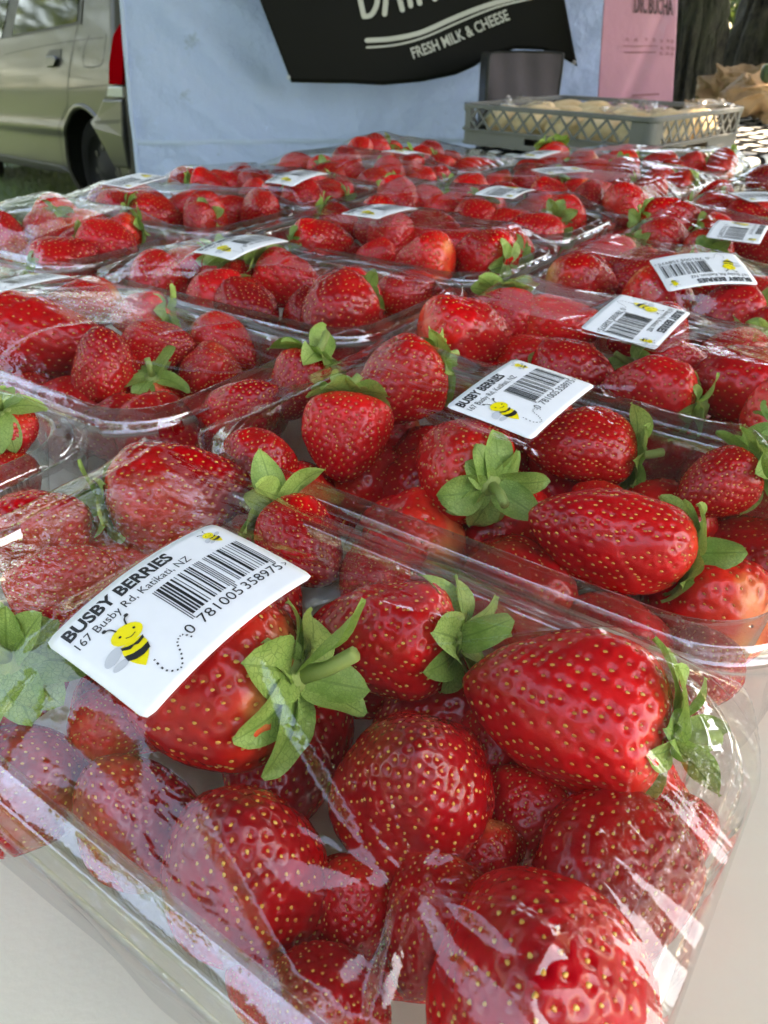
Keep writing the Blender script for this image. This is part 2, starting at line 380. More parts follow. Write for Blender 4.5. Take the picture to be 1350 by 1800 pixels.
# hem seam and the edge binding
M['hem'] = simple('hem_tape', (0.40, 0.50, 0.68), 0.5)
zh = at_y(600, 249, TY).z
xs = np.linspace(tent_x0(zh), X1, 120); yy = TY + tent_wave(xs, xs * 0 + zh)
v = np.concatenate([np.stack([xs, yy - .004, xs * 0 + zh - .008], 1), np.stack([xs, yy - .006, xs * 0 + zh], 1), np.stack([xs, yy - .004, xs * 0 + zh + .008], 1)])
i = np.arange(119); f = np.concatenate([np.stack([i, i + 1, i + 121, i + 120], 1), np.stack([i + 120, i + 121, i + 241, i + 240], 1)])
reparent(link('hem', mesh_from('hem', v, f), M['hem']), tw)
pts = [(tent_x0(z) + 0.004, TY + float(tent_wave(np.array([tent_x0(z)]), np.array([z]))[0]) - 0.004, z) for z in np.linspace(GROUND + .02, 1.5, 24)]
reparent(MB().tube(pts, 0.007, 8).build('edge_binding', M['hem'], None, True), tw)
M['pole'] = simple('white_pole', (0.62, 0.63, 0.64), 0.4, metal=0.3)
reparent(MB().box((X1 - 0.012, TY + 0.03, (GROUND + 1.6) / 2), (0.025, 0.025, 1.6 - GROUND)).build('pole', M['pole'], None, bevel=.003), tw)

# ---- black banner on the gazebo wall
BY = 2.88
def ban_wave(x, z): return 0.012 * math.sin(x * 5.1 + z * 2.2) + 0.010 * math.sin(x * 2.1 - z * 6.0)
BOT = [(512, 145), (560, 146), (620, 147), (672, 150), (740, 144), (800, 132), (832, 118), (858, 100), (905, 86), (955, 88), (985, 100), (1015, 117)]
TOP = [(330, -330), (930, -330)]
def poly_at(pl, s):
    x = pl[0][0] + (pl[-1][0] - pl[0][0]) * s
    for (x0, y0), (x1, y1) in zip(pl, pl[1:]):
        if x <= x1: return x, y0 + (y1 - y0) * (x - x0) / (x1 - x0)
    return pl[-1]
def ban_pt(u, v, off=0.0):
    p = at_y(u, v, BY); p = at_y(u, v, BY + ban_wave(p.x, p.z) - off); return p
bn = empty('banner', at_y(760, 140, BY)); tag(bn, 'black banner with white hand-drawn dairy lettering hung on gazebo wall', 'banner')
nx, nz = 90, 50; Gv = []
for j in range(nz):
    t = j / (nz - 1)
    for k in range(nx):
        s = k / (nx - 1); b = poly_at(BOT, s); tp = (TOP[0][0] + (TOP[1][0] - TOP[0][0]) * s, TOP[0][1]); Gv.append(ban_pt(b[0] + (tp[0] - b[0]) * t, b[1] + (tp[1] - b[1]) * t))
idx = np.arange(nx * nz).reshape(nz, nx); F4 = np.stack([idx[:-1, :-1], idx[:-1, 1:], idx[1:, 1:], idx[1:, :-1]], -1).reshape(-1, 4)
M['black_vinyl'] = simple('black_vinyl', (0.006, 0.006, 0.006), 0.55, spec=0.15, bump=0.08, bscale=6)
bo = reparent(link('vinyl_sheet', mesh_from('vinyl_sheet', np.array(Gv), F4), M['black_vinyl']), bn)
sol = bo.modifiers.new('thickness', 'SOLIDIFY'); sol.thickness = 0.0012
M['white_print'] = simple('white_print', (0.50, 0.50, 0.48), 0.5)
def ribbon_mb(mb, pts, w, fn):
    """flat round-ended stroke through 2D points"""
    P = []
    for (x0, y0), (x1, y1) in zip(pts, pts[1:]):
        m = max(2, int(math.hypot(x1 - x0, y1 - y0) / max(w * 0.6, 0.5)))
        P += [(x0 + (x1 - x0) * k / m, y0 + (y1 - y0) * k / m) for k in range(m)]
    P.append(pts[-1]); Lf, Rt = [], []
    def dirn(i):
        a, b = P[max(i - 1, 0)], P[min(i + 1, len(P) - 1)]; l = math.hypot(b[0] - a[0], b[1] - a[1]) or 1; return (b[0] - a[0]) / l, (b[1] - a[1]) / l
    for i, p in enumerate(P):
        dx, dy = dirn(i); Lf.append((p[0] - dy * w / 2, p[1] + dx * w / 2)); Rt.append((p[0] + dy * w / 2, p[1] - dx * w / 2))
    def cap(i, sgn):
        dx, dy = dirn(i); return [(P[i][0] + math.cos(a) * -dy * w / 2 + sgn * math.sin(a) * dx * w / 2, P[i][1] + math.cos(a) * dx * w / 2 + sgn * math.sin(a) * dy * w / 2) for a in (math.pi / 4, math.pi / 2, 3 * math.pi / 4)]
    n = len(P)
    mb.add([fn(*q) for q in Lf + Rt], [(i, i + 1, n + i + 1, n + i) for i in range(n - 1)])
    c = cap(n - 1, 1); mb.add([fn(*q) for q in [Lf[-1]] + c + [Rt[-1]]], [(0, 1, 2, 3, 4)])
    c = cap(0, -1); mb.add([fn(*q) for q in [Lf[0]] + c + [Rt[0]]], [(0, 1, 2, 3, 4)])
def catmull(pts, m=8):
    out = []; Q = [pts[0]] + list(pts) + [pts[-1]]
    for i in range(1, len(Q) - 2):
        p0, p1, p2, p3 = Q[i - 1:i + 3]
        for k in range(m):
            t = k / m; out.append(tuple(0.5 * (2 * p1[d] + (p2[d] - p0[d]) * t + (2 * p0[d] - 5 * p1[d] + 4 * p2[d] - p3[d]) * t * t + (3 * p1[d] - p0[d] - 3 * p2[d] + p3[d]) * t ** 3) for d in (0, 1)))
    out.append(tuple(pts[-1])); return out
fnb = lambda u, v: ban_pt(u, v, 0.004)
mb = MB(); ribbon_mb(mb, catmull([(645, 71), (690, 68), (740, 57), (795, 33), (840, 15), (885, 1), (960, -16)]), 8.5, fnb)
reparent(mb.build('underline', M['white_print']), bn)
mb = MB(); ribbon_mb(mb, catmull([(645, 83.5), (695, 79), (745, 66), (800, 42), (845, 23), (885, 9), (950, -6)]), 3.6, fnb)
reparent(mb.build('underline', M['white_print']), bn)
# the big word, mostly above the frame: D A I R Y as round strokes on a rising baseline
def big(strokes, u0, v0, ang, sc=1.0):
    ca, sa = math.cos(R(ang)), math.sin(R(ang))
    mb = MB()
    for st in strokes:
        pts = [(u0 + (x * ca + y * sa) * sc, v0 - (-x * sa + y * ca) * sc) for x, y in st]
        pts = [(u0 + (x * ca - y * sa) * sc, v0 - (x * sa + y * ca) * sc) for x, y in st]
        ribbon_mb(mb, catmull(pts, 5), 9.0, fnb)
    reparent(mb.build('letter', M['white_print']), bn)
big([[(0, 78), (3, 40), (6, 2)], [(6, 2), (20, 4), (32, 22), (34, 46), (22, 70), (0, 78)]], 634, 32, 8)
big([[(0, 0), (12, 45), (20, 80)], [(20, 80), (28, 45), (32, 2)], [(6, 30), (28, 32)]], 676, 25, 10)
big([[(0, 0), (2, 40), (3, 78)]], 722, 10, 12)
big([[(0, 0), (2, 40), (3, 78)], [(3, 78), (24, 74), (26, 56), (4, 44)], [(4, 44), (16, 22), (28, 0)]], 738, 6, 16)
big([[(14, 0), (15, 36), (0, 78)], [(15, 36), (34, 78)]], 786, -14, 20)

def text2d(s, size=1.0, bold=0.0):
    """built-in font as a flat 2D triangle set: verts (n, 2), faces; x starts at 0, cap height = size"""
    cu = bpy.data.curves.new('t', 'FONT'); cu.body = s; cu.size = 1.0; cu.offset = bold; cu.resolution_u = 3
    ob = bpy.data.objects.new('t', cu); COL.objects.link(ob)
    bpy.context.view_layer.update()
    me = bpy.data.meshes.new_from_object(ob.evaluated_get(bpy.context.evaluated_depsgraph_get()))
    V = np.array([v.co[:2] for v in me.vertices]); F = [tuple(p.vertices) for p in me.polygons]
    bpy.data.objects.remove(ob); bpy.data.curves.remove(cu); bpy.data.meshes.remove(me)
    V[:, 0] -= V[:, 0].min()
    return V * (size / 0.73), F
def along(pl, s):
    L_ = [math.hypot(b[0] - a[0], b[1] - a[1]) for a, b in zip(pl, pl[1:])]; d = s * sum(L_)
    for (a, b), l in zip(zip(pl, pl[1:]), L_):
        if d <= l or (a, b) == (pl[-2], pl[-1]):
            return (a[0] + (b[0] - a[0]) * d / l, a[1] + (b[1] - a[1]) * d / l, (b[0] - a[0]) / l, (b[1] - a[1]) / l)
        d -= l
V, F = text2d('FRESH MILK & CHEESE', 20.0, 0.02)
wid = V[:, 0].max(); base = catmull([(727, 103), (775, 86), (822, 66), (862, 48), (897, 34)], 6); mb = MB(); vs = []
for x, y in V:
    bx, by, dx, dy = along(base, x / wid); vs.append(fnb(bx + dy * y, by - dx * y))
mb.add(vs, F); reparent(mb.build('lettering', M['white_print']), bn)
M['steel'] = simple('eyelet_steel', (0.6, 0.6, 0.6), 0.3, metal=1.0)
for q in ((1009, 110), (507, 136)):
    c = ban_pt(q[0], q[1], 0.004)
    reparent(MB().tube([c + Vector((0.0045 * math.cos(a), 0, 0.0045 * math.sin(a))) for a in np.linspace(0, 6.283, 13)], 0.002, 6, False).build('eyelet', M['steel'], None, True), bn)

# ---- dark grey padded panel under the banner
CY = 2.62
M['grey_fabric'] = simple('grey_fabric', (0.060, 0.047, 0.058), 0.75, (0.074, 0.058, 0.069), 9, bump=0.3, bscale=22, bdist=.01)
M['black_trim'] = simple('black_trim', (0.010, 0.010, 0.011), 0.5)
a, b = at_y(856, 170, CY), at_y(982, 170, CY); zt = at_y(915, 86, CY).z
cb = empty('cooler_bag', ((a.x + b.x) / 2, CY, GROUND)); tag(cb, 'dark grey padded fabric bag with black edging behind the crate', 'bag')
wq = (b.x - a.x)
nx, nz = 26, 40; Gv = []
for j in range(nz):
    for k in range(nx):
        s, t = k / (nx - 1) * 2 - 1, j / (nz - 1)
        arch = 0.005 * (1 - abs(s) ** 4); z = GROUND + (zt - 0.012 - GROUND + arch) * t
        x = (a.x + b.x) / 2 + s * wq / 2
        Gv.append((x, CY - 0.004 * (1 - s ** 12) * (1 - t ** 20) + 0.006 * math.sin(z * 22 + s * 2) + 0.003 * math.sin(s * 9 + z * 13), z))
idx = np.arange(nx * nz).reshape(nz, nx); F4 = np.stack([idx[:-1, :-1], idx[:-1, 1:], idx[1:, 1:], idx[1:, :-1]], -1).reshape(-1, 4)
reparent(link('front_panel', mesh_from('front_panel', np.array(Gv), F4), M['grey_fabric']), cb)
reparent(MB().box(((a.x + b.x) / 2 - 0.008, CY + 0.10, (GROUND + zt) / 2 - 0.006), (wq - 0.004, 0.18, zt - GROUND - 0.012)).build('body', M['black_trim'], None, bevel=.01), cb)
ed = [Gv[k] for k in (np.arange(nz) * nx)] + [Gv[(nz - 1) * nx + k] for k in range(nx)] + [Gv[k * nx + nx - 1] for k in range(nz - 1, -1, -1)]
reparent(MB().tube(ed, 0.003, 6).build('piping', M['black_trim'], None, True), cb)

# ---- pink pull-up banner
PY = 2.74
M['pink'] = simple('pink_banner', (0.50, 0.22, 0.32), 0.35, (0.47, 0.205, 0.30), 3, coat=0.15, bump=0.25, bscale=5, bdist=.03)
M['pink_print'] = simple('plum_print', (0.085, 0.03, 0.045), 0.5)
M['pink_soft'] = simple('soft_print', (0.25, 0.085, 0.12), 0.5)
pb = empty('pink_banner', (at_y(1120, 100, PY).x, PY, GROUND)); tag(pb, 'pink upright banner with dark condensed lettering beside the tree', 'banner')
l0, l1, r0, r1 = at_y(1061, 0, PY), at_y(1051, 172, PY), at_y(1191, 0, PY), at_y(1183, 172, PY)
def pxl(z, e0, e1): return e0.x + (e1.x - e0.x) * (z - e0.z) / (e1.z - e0.z)
def pk_wave(x, z): return 0.004 * math.sin(z * 9 + x * 3) + 0.010 * math.exp(-((x - (l1.x + (r1.x - l1.x) * .42) - (z - l1.z) * 0.28) / 0.02) ** 2)
nx, nz = 50, 90; Gv = []
for z in np.linspace(GROUND + 0.02, 1.1, nz):
    for s in np.linspace(0, 1, nx):
        x = pxl(z, l0, l1) * (1 - s) + pxl(z, r0, r1) * s; Gv.append((x, PY + pk_wave(x, z), z))
idx = np.arange(nx * nz).reshape(nz, nx); F4 = np.stack([idx[:-1, :-1], idx[:-1, 1:], idx[1:, 1:], idx[1:, :-1]], -1).reshape(-1, 4)
po = reparent(link('sheet', mesh_from('sheet', np.array(Gv), F4), M['pink']), pb); sol = po.modifiers.new('thickness', 'SOLIDIFY'); sol.thickness = 0.001
reparent(MB().box(((pxl(GROUND, l0, l1) + pxl(GROUND, r0, r1)) / 2, PY, GROUND + 0.04), (0.30, 0.12, 0.08)).build('stand', M['grey_metal'], None, bevel=.01), pb)
def fnp(u, v):
    p = at_y(u, v, PY); return at_y(u, v, PY + pk_wave(p.x, p.z) - 0.004)
def print_text(s, u0, u1, v0, h, mat, parent, fn, name='lettering', bold=0.0, tilt=0.0):
    V, F = text2d(s, 1.0, bold); w_ = V[:, 0].max()
    vs = [fn(u0 + (u1 - u0) * x / w_, v0 + tilt * x / w_ - y * h) for x, y in V]
    return reparent(MB().add(vs, F).build(name, mat), parent)
print_text('DR.', 1115, 1137, 21, 30, M['pink_print'], pb, fnp, bold=0.03, tilt=1)
print_text('BUCHA', 1141, 1183, 23, 30, M['pink_print'], pb, fnp, bold=0.03, tilt=3)
for u in (1153.5, 1157.5):
    mb = MB(); ribbon_mb(mb, [(u, -8.6), (u + .2, -8)], 2.6, fnp); reparent(mb.build('dot', M['pink_print']), pb)
mb = MB(); ribbon_mb(mb, [(1096, 81), (1156, 81)], 1.2, fnp); reparent(mb.build('rule', M['pink_soft']), pb)
rr = random.Random(4)
mb = MB()
u = 1098
while u < 1149:
    w_ = rr.uniform(1.5, 4); ribbon_mb(mb, [(u, 92 + rr.uniform(-.3, .3)), (u + w_, 92)], 2.0, fnp); u += w_ + 1.1
reparent(mb.build('small_print', M['pink_soft']), pb)
for u0, v0 in ((1103, 69), (1118, 70), (1136, 69), (1150, 70), (1163, 72), (1174, 72), (1182, 73), (1163, 85), (1174, 84), (1183, 86), (1162, 94), (1173, 94), (1182, 95)):
    mb = MB()
    for k in range(3):
        ribbon_mb(mb, [(u0 - rr.uniform(1.5, 3), v0 - 2 + k * 2), (u0 + rr.uniform(1.5, 3), v0 - 2 + k * 2)], 1.0, fnp)
    reparent(mb.build('icon', M['pink_soft']), pb)
mb = MB(); u = 1112
while u < 1157:
    w_ = rr.uniform(1.5, 5); ribbon_mb(mb, [(u, 168 - (u - 1112) * .06), (u + w_, 168 - (u - 1112) * .06)], 3.0, fnp); u += w_ + 1.4
reparent(mb.build('small_print', M['pink_soft']), pb)

# ---- silver-beige van beyond the gazebo wall
vd = ray(-700, 150).normalized(); VP = CAMP + ray(165, 305) * 4.2
vn = vd.cross(Vector((0, 0, 1))).normalized()
if vn.dot(CAMP - VP) < 0: vn = -vn
vu = vd.cross(vn).normalized()
if vu.z < 0: vu = -vu
def pv(u, v, off=0.0):
    d = ray(u, v); t = (VP + vn * off - CAMP).dot(vn) / d.dot(vn); q = CAMP + d * t - VP
    return q.dot(vd), q.dot(vu)
def bulge(h):
    o_ = 0.0
    if h > 0.40: o_ -= (h - 0.40) ** 1.15 * 0.20
    if h < 0.02: o_ -= (0.02 - h) ** 1.4 * 0.55
    o_ += 0.012 * math.exp(-((h - 0.21) / 0.03) ** 2)
    return o_
def vpt(a, h, off=0.0): return VP + vd * a + vu * h + vn * (bulge(h) + off)
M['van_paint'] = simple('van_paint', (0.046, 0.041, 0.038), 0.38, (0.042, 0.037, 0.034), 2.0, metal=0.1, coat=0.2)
M['van_dark'] = simple('van_dark_trim', (0.012, 0.012, 0.012), 0.5)
M['rubber'] = simple('tyre_rubber', (0.005, 0.005, 0.005), 0.8, spec=0.1, bump=.2, bscale=80)
M['van_glass'] = simple('van_glass', (0.006, 0.009, 0.008), 0.06, coat=0.0, spec=0.4)
M['red_lens'] = simple('red_lens', (0.26, 0.0012, 0.004), 0.5, spec=0.0)
M['clear_lens'] = simple('clear_lens', (0.42, 0.42, 0.40), 0.15, coat=1.0)
M['wheel_steel'] = simple('wheel_steel', (0.010, 0.010, 0.011), 0.6, spec=0.15)
van = empty('parked_van', VP - vu * 0.275); tag(van, 'silver-beige van parked on grass, seen from its rear side', 'van')
A_T = pv(212, 150)[0]; A_F = A_T + 3.3; H0, H1 = pv(60, 290)[1], 1.15
AR = 0.335
As = np.linspace(A_T, A_F, 190); Hs = np.linspace(H0, H1, 90)
Gv = [vpt(a, h) - vn * (0.10 * max(0, 1 - (a - A_T) / 0.09) ** 2) for h in Hs for a in As]
idx = np.arange(len(As) * len(Hs)).reshape(len(Hs), len(As)); fs = []
wa, wb = pv(10, 64)[0], pv(121, 40)[0]; wh0 = pv(60, 55)[1]
for j in range(len(Hs) - 1):
    for k in range(len(As) - 1):
        a, h = (As[k] + As[k + 1]) / 2, (Hs[j] + Hs[j + 1]) / 2
        if math.hypot(a, h + 0.01) < AR: continue
        fs.append((idx[j, k], idx[j, k + 1], idx[j + 1, k + 1], idx[j + 1, k]))
reparent(link('side_panel', mesh_from('side_panel', Gv, fs), M['van_paint']), van)
WID = 1.45
mb = MB(); c = [(A_T + .01, H0 + .06), (A_F, H0 + .06), (A_F, H1), (A_T + .01, H1)]
mb.prism(c, lambda x, y, w_: VP + vd * x + vu * y - vn * (0.20 + w_), WID - 0.2)
reparent(mb.build('body_shell', M['van_paint'], None, bevel=0.06), van)
mb = MB(); mb.prism([(A_T - .0, H0), (A_F, H0), (A_F, H0 + 0.10), (A_T, H0 + 0.10)], lambda x, y, w_: VP + vd * x + vu * y - vn * (0.10 + w_), 0.08)
reparent(mb.build('floor_rail', M['van_dark']), van)
# rear edge of the body with its dark gap, bumper, lamps
def vpoly(name, pix, mat, off, th=0.01, bev=0.0):
    mb = MB(); q = [pv(u, v) for u, v in pix]; mb.prism(q, lambda x, y, w_: vpt(x, y, off - w_), th); return reparent(mb.build(name, mat, None, bevel=bev), van)
def vline(name, pix, w_, mat, off=0.001):
    q = [pv(u, v) for u, v in catmull(pix, 5)]; mb = MB(); ribbon_mb(mb, q, w_, lambda a, h: vpt(a, h, off)); return reparent(mb.build(name, mat), van)
vpoly('tail_lamp', [(198, 42), (189, 62), (189, 110), (193, 148), (217, 149), (214, 100), (209, 60), (204, 42)], M['red_lens'], 0.012, 0.05, 0.006)
vpoly('reflector', [(192, 152), (190, 170), (219, 172), (217, 152)], M['clear_lens'], 0.010, 0.04, 0.005)
bp_ = vpoly('bumper', [(186, 174), (176, 200), (163, 214), (176, 228), (206, 293), (232, 296), (226, 240), (220, 174)], M['van_paint'], 0.020, 0.10, 0.012)
q1 = vpoly('bumper_strip', [(174, 212), (176, 218), (223, 216), (222, 209)], M['van_dark'], 0.026, 0.012)
vpoly('tail_gap', [(203, 0), (212, 60), (217, 120), (222, 175), (225, 215), (232, 298), (245, 298), (238, 215), (231, 120), (222, 40), (214, -20)], M['van_dark'], 0.006, 0.03)
# windows, seams, handle, fuel flap
vpoly('window_frame', [(-60, 78), (127, 42), (121, -30), (118, -120), (-60, -120)], M['van_dark'], 0.004, 0.006)
vpoly('window', [(9, 62), (120, 38), (115, -30), (112, -110), (14, -110)], M['van_glass'], 0.007, 0.006)
vpoly('window', [(-190, 100), (-9, 66), (-6, -110), (-190, -110)], M['van_glass'], 0.007, 0.006)
vline('door_seam', [(123, -20), (121, 40), (118, 110), (119, 180), (112, 200), (106, 225), (107, 255), (112, 288)], 0.010, M['van_dark'])
vline('door_seam', [(0, 96), (60, 82), (117, 72), (170, 66)], 0.005, M['van_dark'])
vline('body_crease', [(119, 156), (150, 153), (188, 150)], 0.006, M['van_dark'])
vline('panel_seam', [(186, 172), (178, 196), (165, 206)], 0.008, M['van_dark'])
vline('panel_seam', [(205, 5), (198, 38), (189, 58)], 0.006, M['van_dark'])
vline('fuel_flap_seam', [(145, 62), (140, 78), (139, 100), (143, 116), (158, 118), (172, 114), (175, 100), (174, 60)], 0.006, M['van_dark'])
vpoly('door_handle_recess', [(78, 88), (74, 97), (75, 112), (82, 119), (94, 117), (100, 104), (99, 86)], M['van_dark'], 0.003, 0.004)
vpoly('door_handle', [(80, 99), (77, 110), (83, 118), (95, 116), (98, 104), (92, 98)], M['van_paint'], 0.022, 0.018, 0.005)
vpoly('sill', [(-60, 262), (0, 271), (110, 292), (124, 303), (110, 304), (0, 284), (-60, 274)], M['van_dark'], 0.012, 0.03, 0.006)
mb = MB(); mb.tube([vpt(AR * math.cos(t), -0.01 + AR * math.sin(t), -0.004) for t in np.linspace(-0.5, math.pi + 0.5, 40)], 0.016, 8)
reparent(mb.build('wheel_arch', M['van_paint'], None, True), van)
mb = MB(); pr = [vpt(AR * math.cos(t), -0.01 + AR * math.sin(t), -0.01) for t in np.linspace(-0.4, math.pi + 0.4, 40)]
m_ = len(pr); mb.add(pr + [p - vn * 0.30 for p in pr], [(i_, i_ + 1, m_ + i_ + 1, m_ + i_) for i_ in range(m_ - 1)] + [tuple(range(m_, 2 * m_))])
reparent(mb.build('wheel_well', M['van_dark']), van)
def wheel(a0):
    wc = VP + vd * a0 - vn * 0.05
    prof = [(0.0, 0.0), (0.06, -0.004), (0.10, -0.03), (0.155, -0.035), (0.170, -0.012), (0.178, -0.002), (0.20, 0.006), (0.25, 0.0), (0.268, -0.018), (0.272, -0.05), (0.268, -0.14)]
    def lathe(pr, nm, mat, par):
        n_ = 40; vs = []; fs = []
        for r_, x in pr:
            for k in range(n_):
                t = 2 * math.pi * k / n_; vs.append(wc + vd * r_ * math.cos(t) + vu * r_ * math.sin(t) + vn * x)
        for i_ in range(len(pr) - 1):
            for k in range(n_): fs.append((i_ * n_ + k, i_ * n_ + (k + 1) % n_, (i_ + 1) * n_ + (k + 1) % n_, (i_ + 1) * n_ + k))
        return reparent(link(nm, mesh_from(nm, vs, fs), mat), par)
    ty = lathe(prof[5:], 'wheel', M['rubber'], van)
    lathe(prof[:6], 'rim', M['wheel_steel'], ty)
    for k in range(8):
        t = k * math.pi / 4; c_ = wc + vd * 0.125 * math.cos(t) + vu * 0.125 * math.sin(t) - vn * 0.026
        reparent(MB().tube([c_ - vn * .004, c_ + vn * 0.0015], 0.017, 10).build('rim_hole', M['van_dark']), ty)
wheel(0.0); wheel(2.35)

# ---- trees by the stall
def bark_mat():
    m, nt, out = new_mat('bark'); L = nt.links.new
    tc = N(nt, 'ShaderNodeTexCoord'); mp = N(nt, 'ShaderNodeMapping'); mp.inputs['Scale'].default_value = (1, 1, 0.55); L(tc.outputs['Object'], mp.inputs[0])
    n1 = N(nt, 'ShaderNodeTexNoise', Scale=34.0, Detail=8.0, Roughness=0.7); L(mp.outputs[0], n1.inputs['Vector'])
    n2 = N(nt, 'ShaderNodeTexNoise', Scale=6.0, Detail=5.0); L(tc.outputs['Object'], n2.inputs['Vector'])
    r1_ = N(nt, 'ShaderNodeValToRGB'); r1_.color_ramp.elements[0].position = .36; r1_.color_ramp.elements[1].position = .66
    r1_.color_ramp.elements[0].color = (0.008, 0.006, 0.004, 1); r1_.color_ramp.elements[1].color = (0.085, 0.072, 0.05, 1); L(n1.outputs['Fac'], r1_.inputs[0])
    r2_ = N(nt, 'ShaderNodeValToRGB'); r2_.color_ramp.elements[0].position = .52; r2_.color_ramp.elements[1].position = .68; r2_.color_ramp.elements[0].color = (0, 0, 0, 1); r2_.color_ramp.elements[1].color = (.7, .7, .7, 1); L(n2.outputs['Fac'], r2_.inputs[0])
    mx = N(nt, 'ShaderNodeMix', data_type='RGBA'); L(r2_.outputs[0], mx.inputs[0]); L(r1_.outputs[0], mx.inputs[6]); mx.inputs[7].default_value = (0.055, 0.058, 0.03, 1)
    p = N(nt, 'ShaderNodeBsdfPrincipled', Roughness=0.85); L(mx.outputs[2], p.inputs['Base Color'])
    bp = N(nt, 'ShaderNodeBump', Strength=0.9, Distance=0.03); L(n1.outputs['Fac'], bp.inputs['Height']); L(bp.outputs[0], p.inputs['Normal']); L(p.outputs[0], out.inputs[0])
    return m
M['bark'] = bark_mat()
M['canopy'] = leaf_mat('tree_leaf', (0.035, 0.075, 0.015), (0.08, 0.13, 0.03), (0.10, 0.15, 0.04), 0.12)
def trunk_mesh(path, radii, seed, amp=0.028):
    n_, seg = 72, 110; P = []
    pts = [Vector(p) for p in path]; cum = [0]
    for a_, b_ in zip(pts, pts[1:]): cum.append(cum[-1] + (b_ - a_).length)
    vs = []
    for j in range(seg):
        d = cum[-1] * j / (seg - 1); i_ = 0
        while i_ < len(cum) - 2 and d > cum[i_ + 1]: i_ += 1
        t = (d - cum[i_]) / (cum[i_ + 1] - cum[i_]); c_ = pts[i_].lerp(pts[i_ + 1], t); r_ = radii[i_] * (1 - t) + radii[i_ + 1] * t
        for k in range(n_):
            th = 2 * math.pi * k / n_; vs.append((c_.x, c_.y, c_.z, r_, th))
    A = np.array(vs); dx, dy = np.cos(A[:, 4]), np.sin(A[:, 4])
    Pn = np.stack([dx * 2.6 + seed, dy * 2.6, A[:, 2] * 1.5], 1)
    dsp = amp * (ridged(Pn * np.array([1.9, 1.9, 1.5]), 4) - 0.6) + 0.03 * fbm(Pn * 0.6, 2)
    V_ = np.stack([A[:, 0] + dx * (A[:, 3] + dsp), A[:, 1] + dy * (A[:, 3] + dsp), A[:, 2]], 1)
    idx = np.arange(seg * n_).reshape(seg, n_); nx_ = np.roll(idx, -1, 1)
    return V_, np.stack([idx[:-1], nx_[:-1], nx_[1:], idx[1:]], -1).reshape(-1, 4)
def trunk_from_pixels(rows, Y, seed, nm, label, top):
    path, rad = [], []
    for (ul, ur, v) in rows:
        a_, b_ = at_y(ul, v, Y), at_y(ur, v, Y); path.append(((a_.x + b_.x) / 2, Y, (a_.z + b_.z) / 2)); rad.append((b_.x - a_.x) / 2 - 0.012)
    p0 = path[-1]; path.append((p0[0] - 0.02, Y, GROUND)); rad.append(rad[-1] * 1.25)
    path = path[::-1]; rad = rad[::-1]
    path.append(top); rad.append(rad[-1] * 0.8)
    t = empty(nm, path[0]); tag(t, label, 'tree')
    V_, F_ = trunk_mesh(path, rad, seed); reparent(link('trunk', mesh_from('trunk', V_, F_), M['bark']), t)
    return t, Vector(path[-1])
t1, tp1 = trunk_from_pixels([(1192, 1268, -60), (1190, 1266, 0), (1184, 1262, 60), (1176, 1254, 110), (1165, 1247, 190)], 4.0, 1.3, 'tree', 'mossy rough-barked tree trunk rising beside the pink banner', (1.75, 3.9, 2.3))
t2, tp2 = trunk_from_pixels([(1330, 1450, -60), (1314, 1440, 0), (1294, 1420, 60), (1275, 1410, 110), (1255, 1410, 190)], 4.5, 5.1, 'tree', 'dark leaning tree trunk behind the brown paper bags', (2.75, 4.4, 2.4))
rng = np.random.RandomState(11)
def crown(par, tp, cen, rad, n_, size, gap=True):
    mb = MB(); rr_ = random.Random(int(cen[0] * 100))
    for k in range(7):
        e = Vector(cen) + Vector((rr_.uniform(-.7, .7) * rad[0], rr_.uniform(-.7, .7) * rad[1], rr_.uniform(-.3, .3) * rad[2]))
        mid = tp.lerp(e, 0.5) + Vector((rr_.uniform(-.2, .2), rr_.uniform(-.2, .2), 0.15)); mb.tube([tp - Vector((0, 0, .15)), tp.lerp(mid, .5), mid, e], [0.09, .065, .045, .015], 8)
    reparent(mb.build('limbs', M['bark'], None, True), par)
    p = rng.normal(size=(n_, 3)); p /= np.linalg.norm(p, axis=1)[:, None]; p *= (rng.rand(n_) ** 0.4)[:, None]
    p = p * np.array(rad) + np.array(cen); keep = fbm(p * 0.9 + 20, 2) > -0.75
    p = p[keep]
    s_ = np.array(sun_dir); sh = p - s_ * (p[:, 2:3] / s_[2])
    if gap: p = p[((sh[:, 0] - 1.20) / 0.55) ** 2 + ((sh[:, 1] - 2.1) / 0.60) ** 2 > 1]  # unseen leaves cut away so sun reaches bags and cloth
    V_, F_ = leaf_cloud(rng, p, size)
    me = mesh_from('crown', V_, F_, False); c_ = reparent(link('crown', me, M['canopy']), par)
    uvl = me.uv_layers.new(name='UVMap')
    return c_
crown(t1, tp1, (1.1, 2.3, 2.75), (4.4, 3.7, 0.8), 42000, 0.12)
crown(t2, tp2, (4.2, 5.2, 2.95), (2.4, 2.6, 1.0), 9000, 0.13)

# ---- sunlit thicket far beyond the trees
rng = np.random.RandomState(5)
n = 16000; p = np.stack([rng.uniform(4, 24, n), rng.uniform(16, 20, n), GROUND + rng.rand(n) ** 0.8 * 5.0], 1)
p[:, 2] *= 1 + 0.3 * NZ(p * 0.35); p[:, 1] += 1.2 * NZ(p * 0.6)
V_, F_ = leaf_cloud(rng, p, 0.20)
M['thicket'] = leaf_mat('thicket_leaf', (0.07, 0.11, 0.02), (0.14, 0.19, 0.045), (0.12, 0.17, 0.04))
me = mesh_from('foliage', V_, F_, False); me.uv_layers.new(name='UVMap')
th = link('foliage', me, M['thicket']); th['kind'] = 'stuff'; th['label'] = 'sunlit green thicket showing between the tree trunks'; th['category'] = 'foliage'

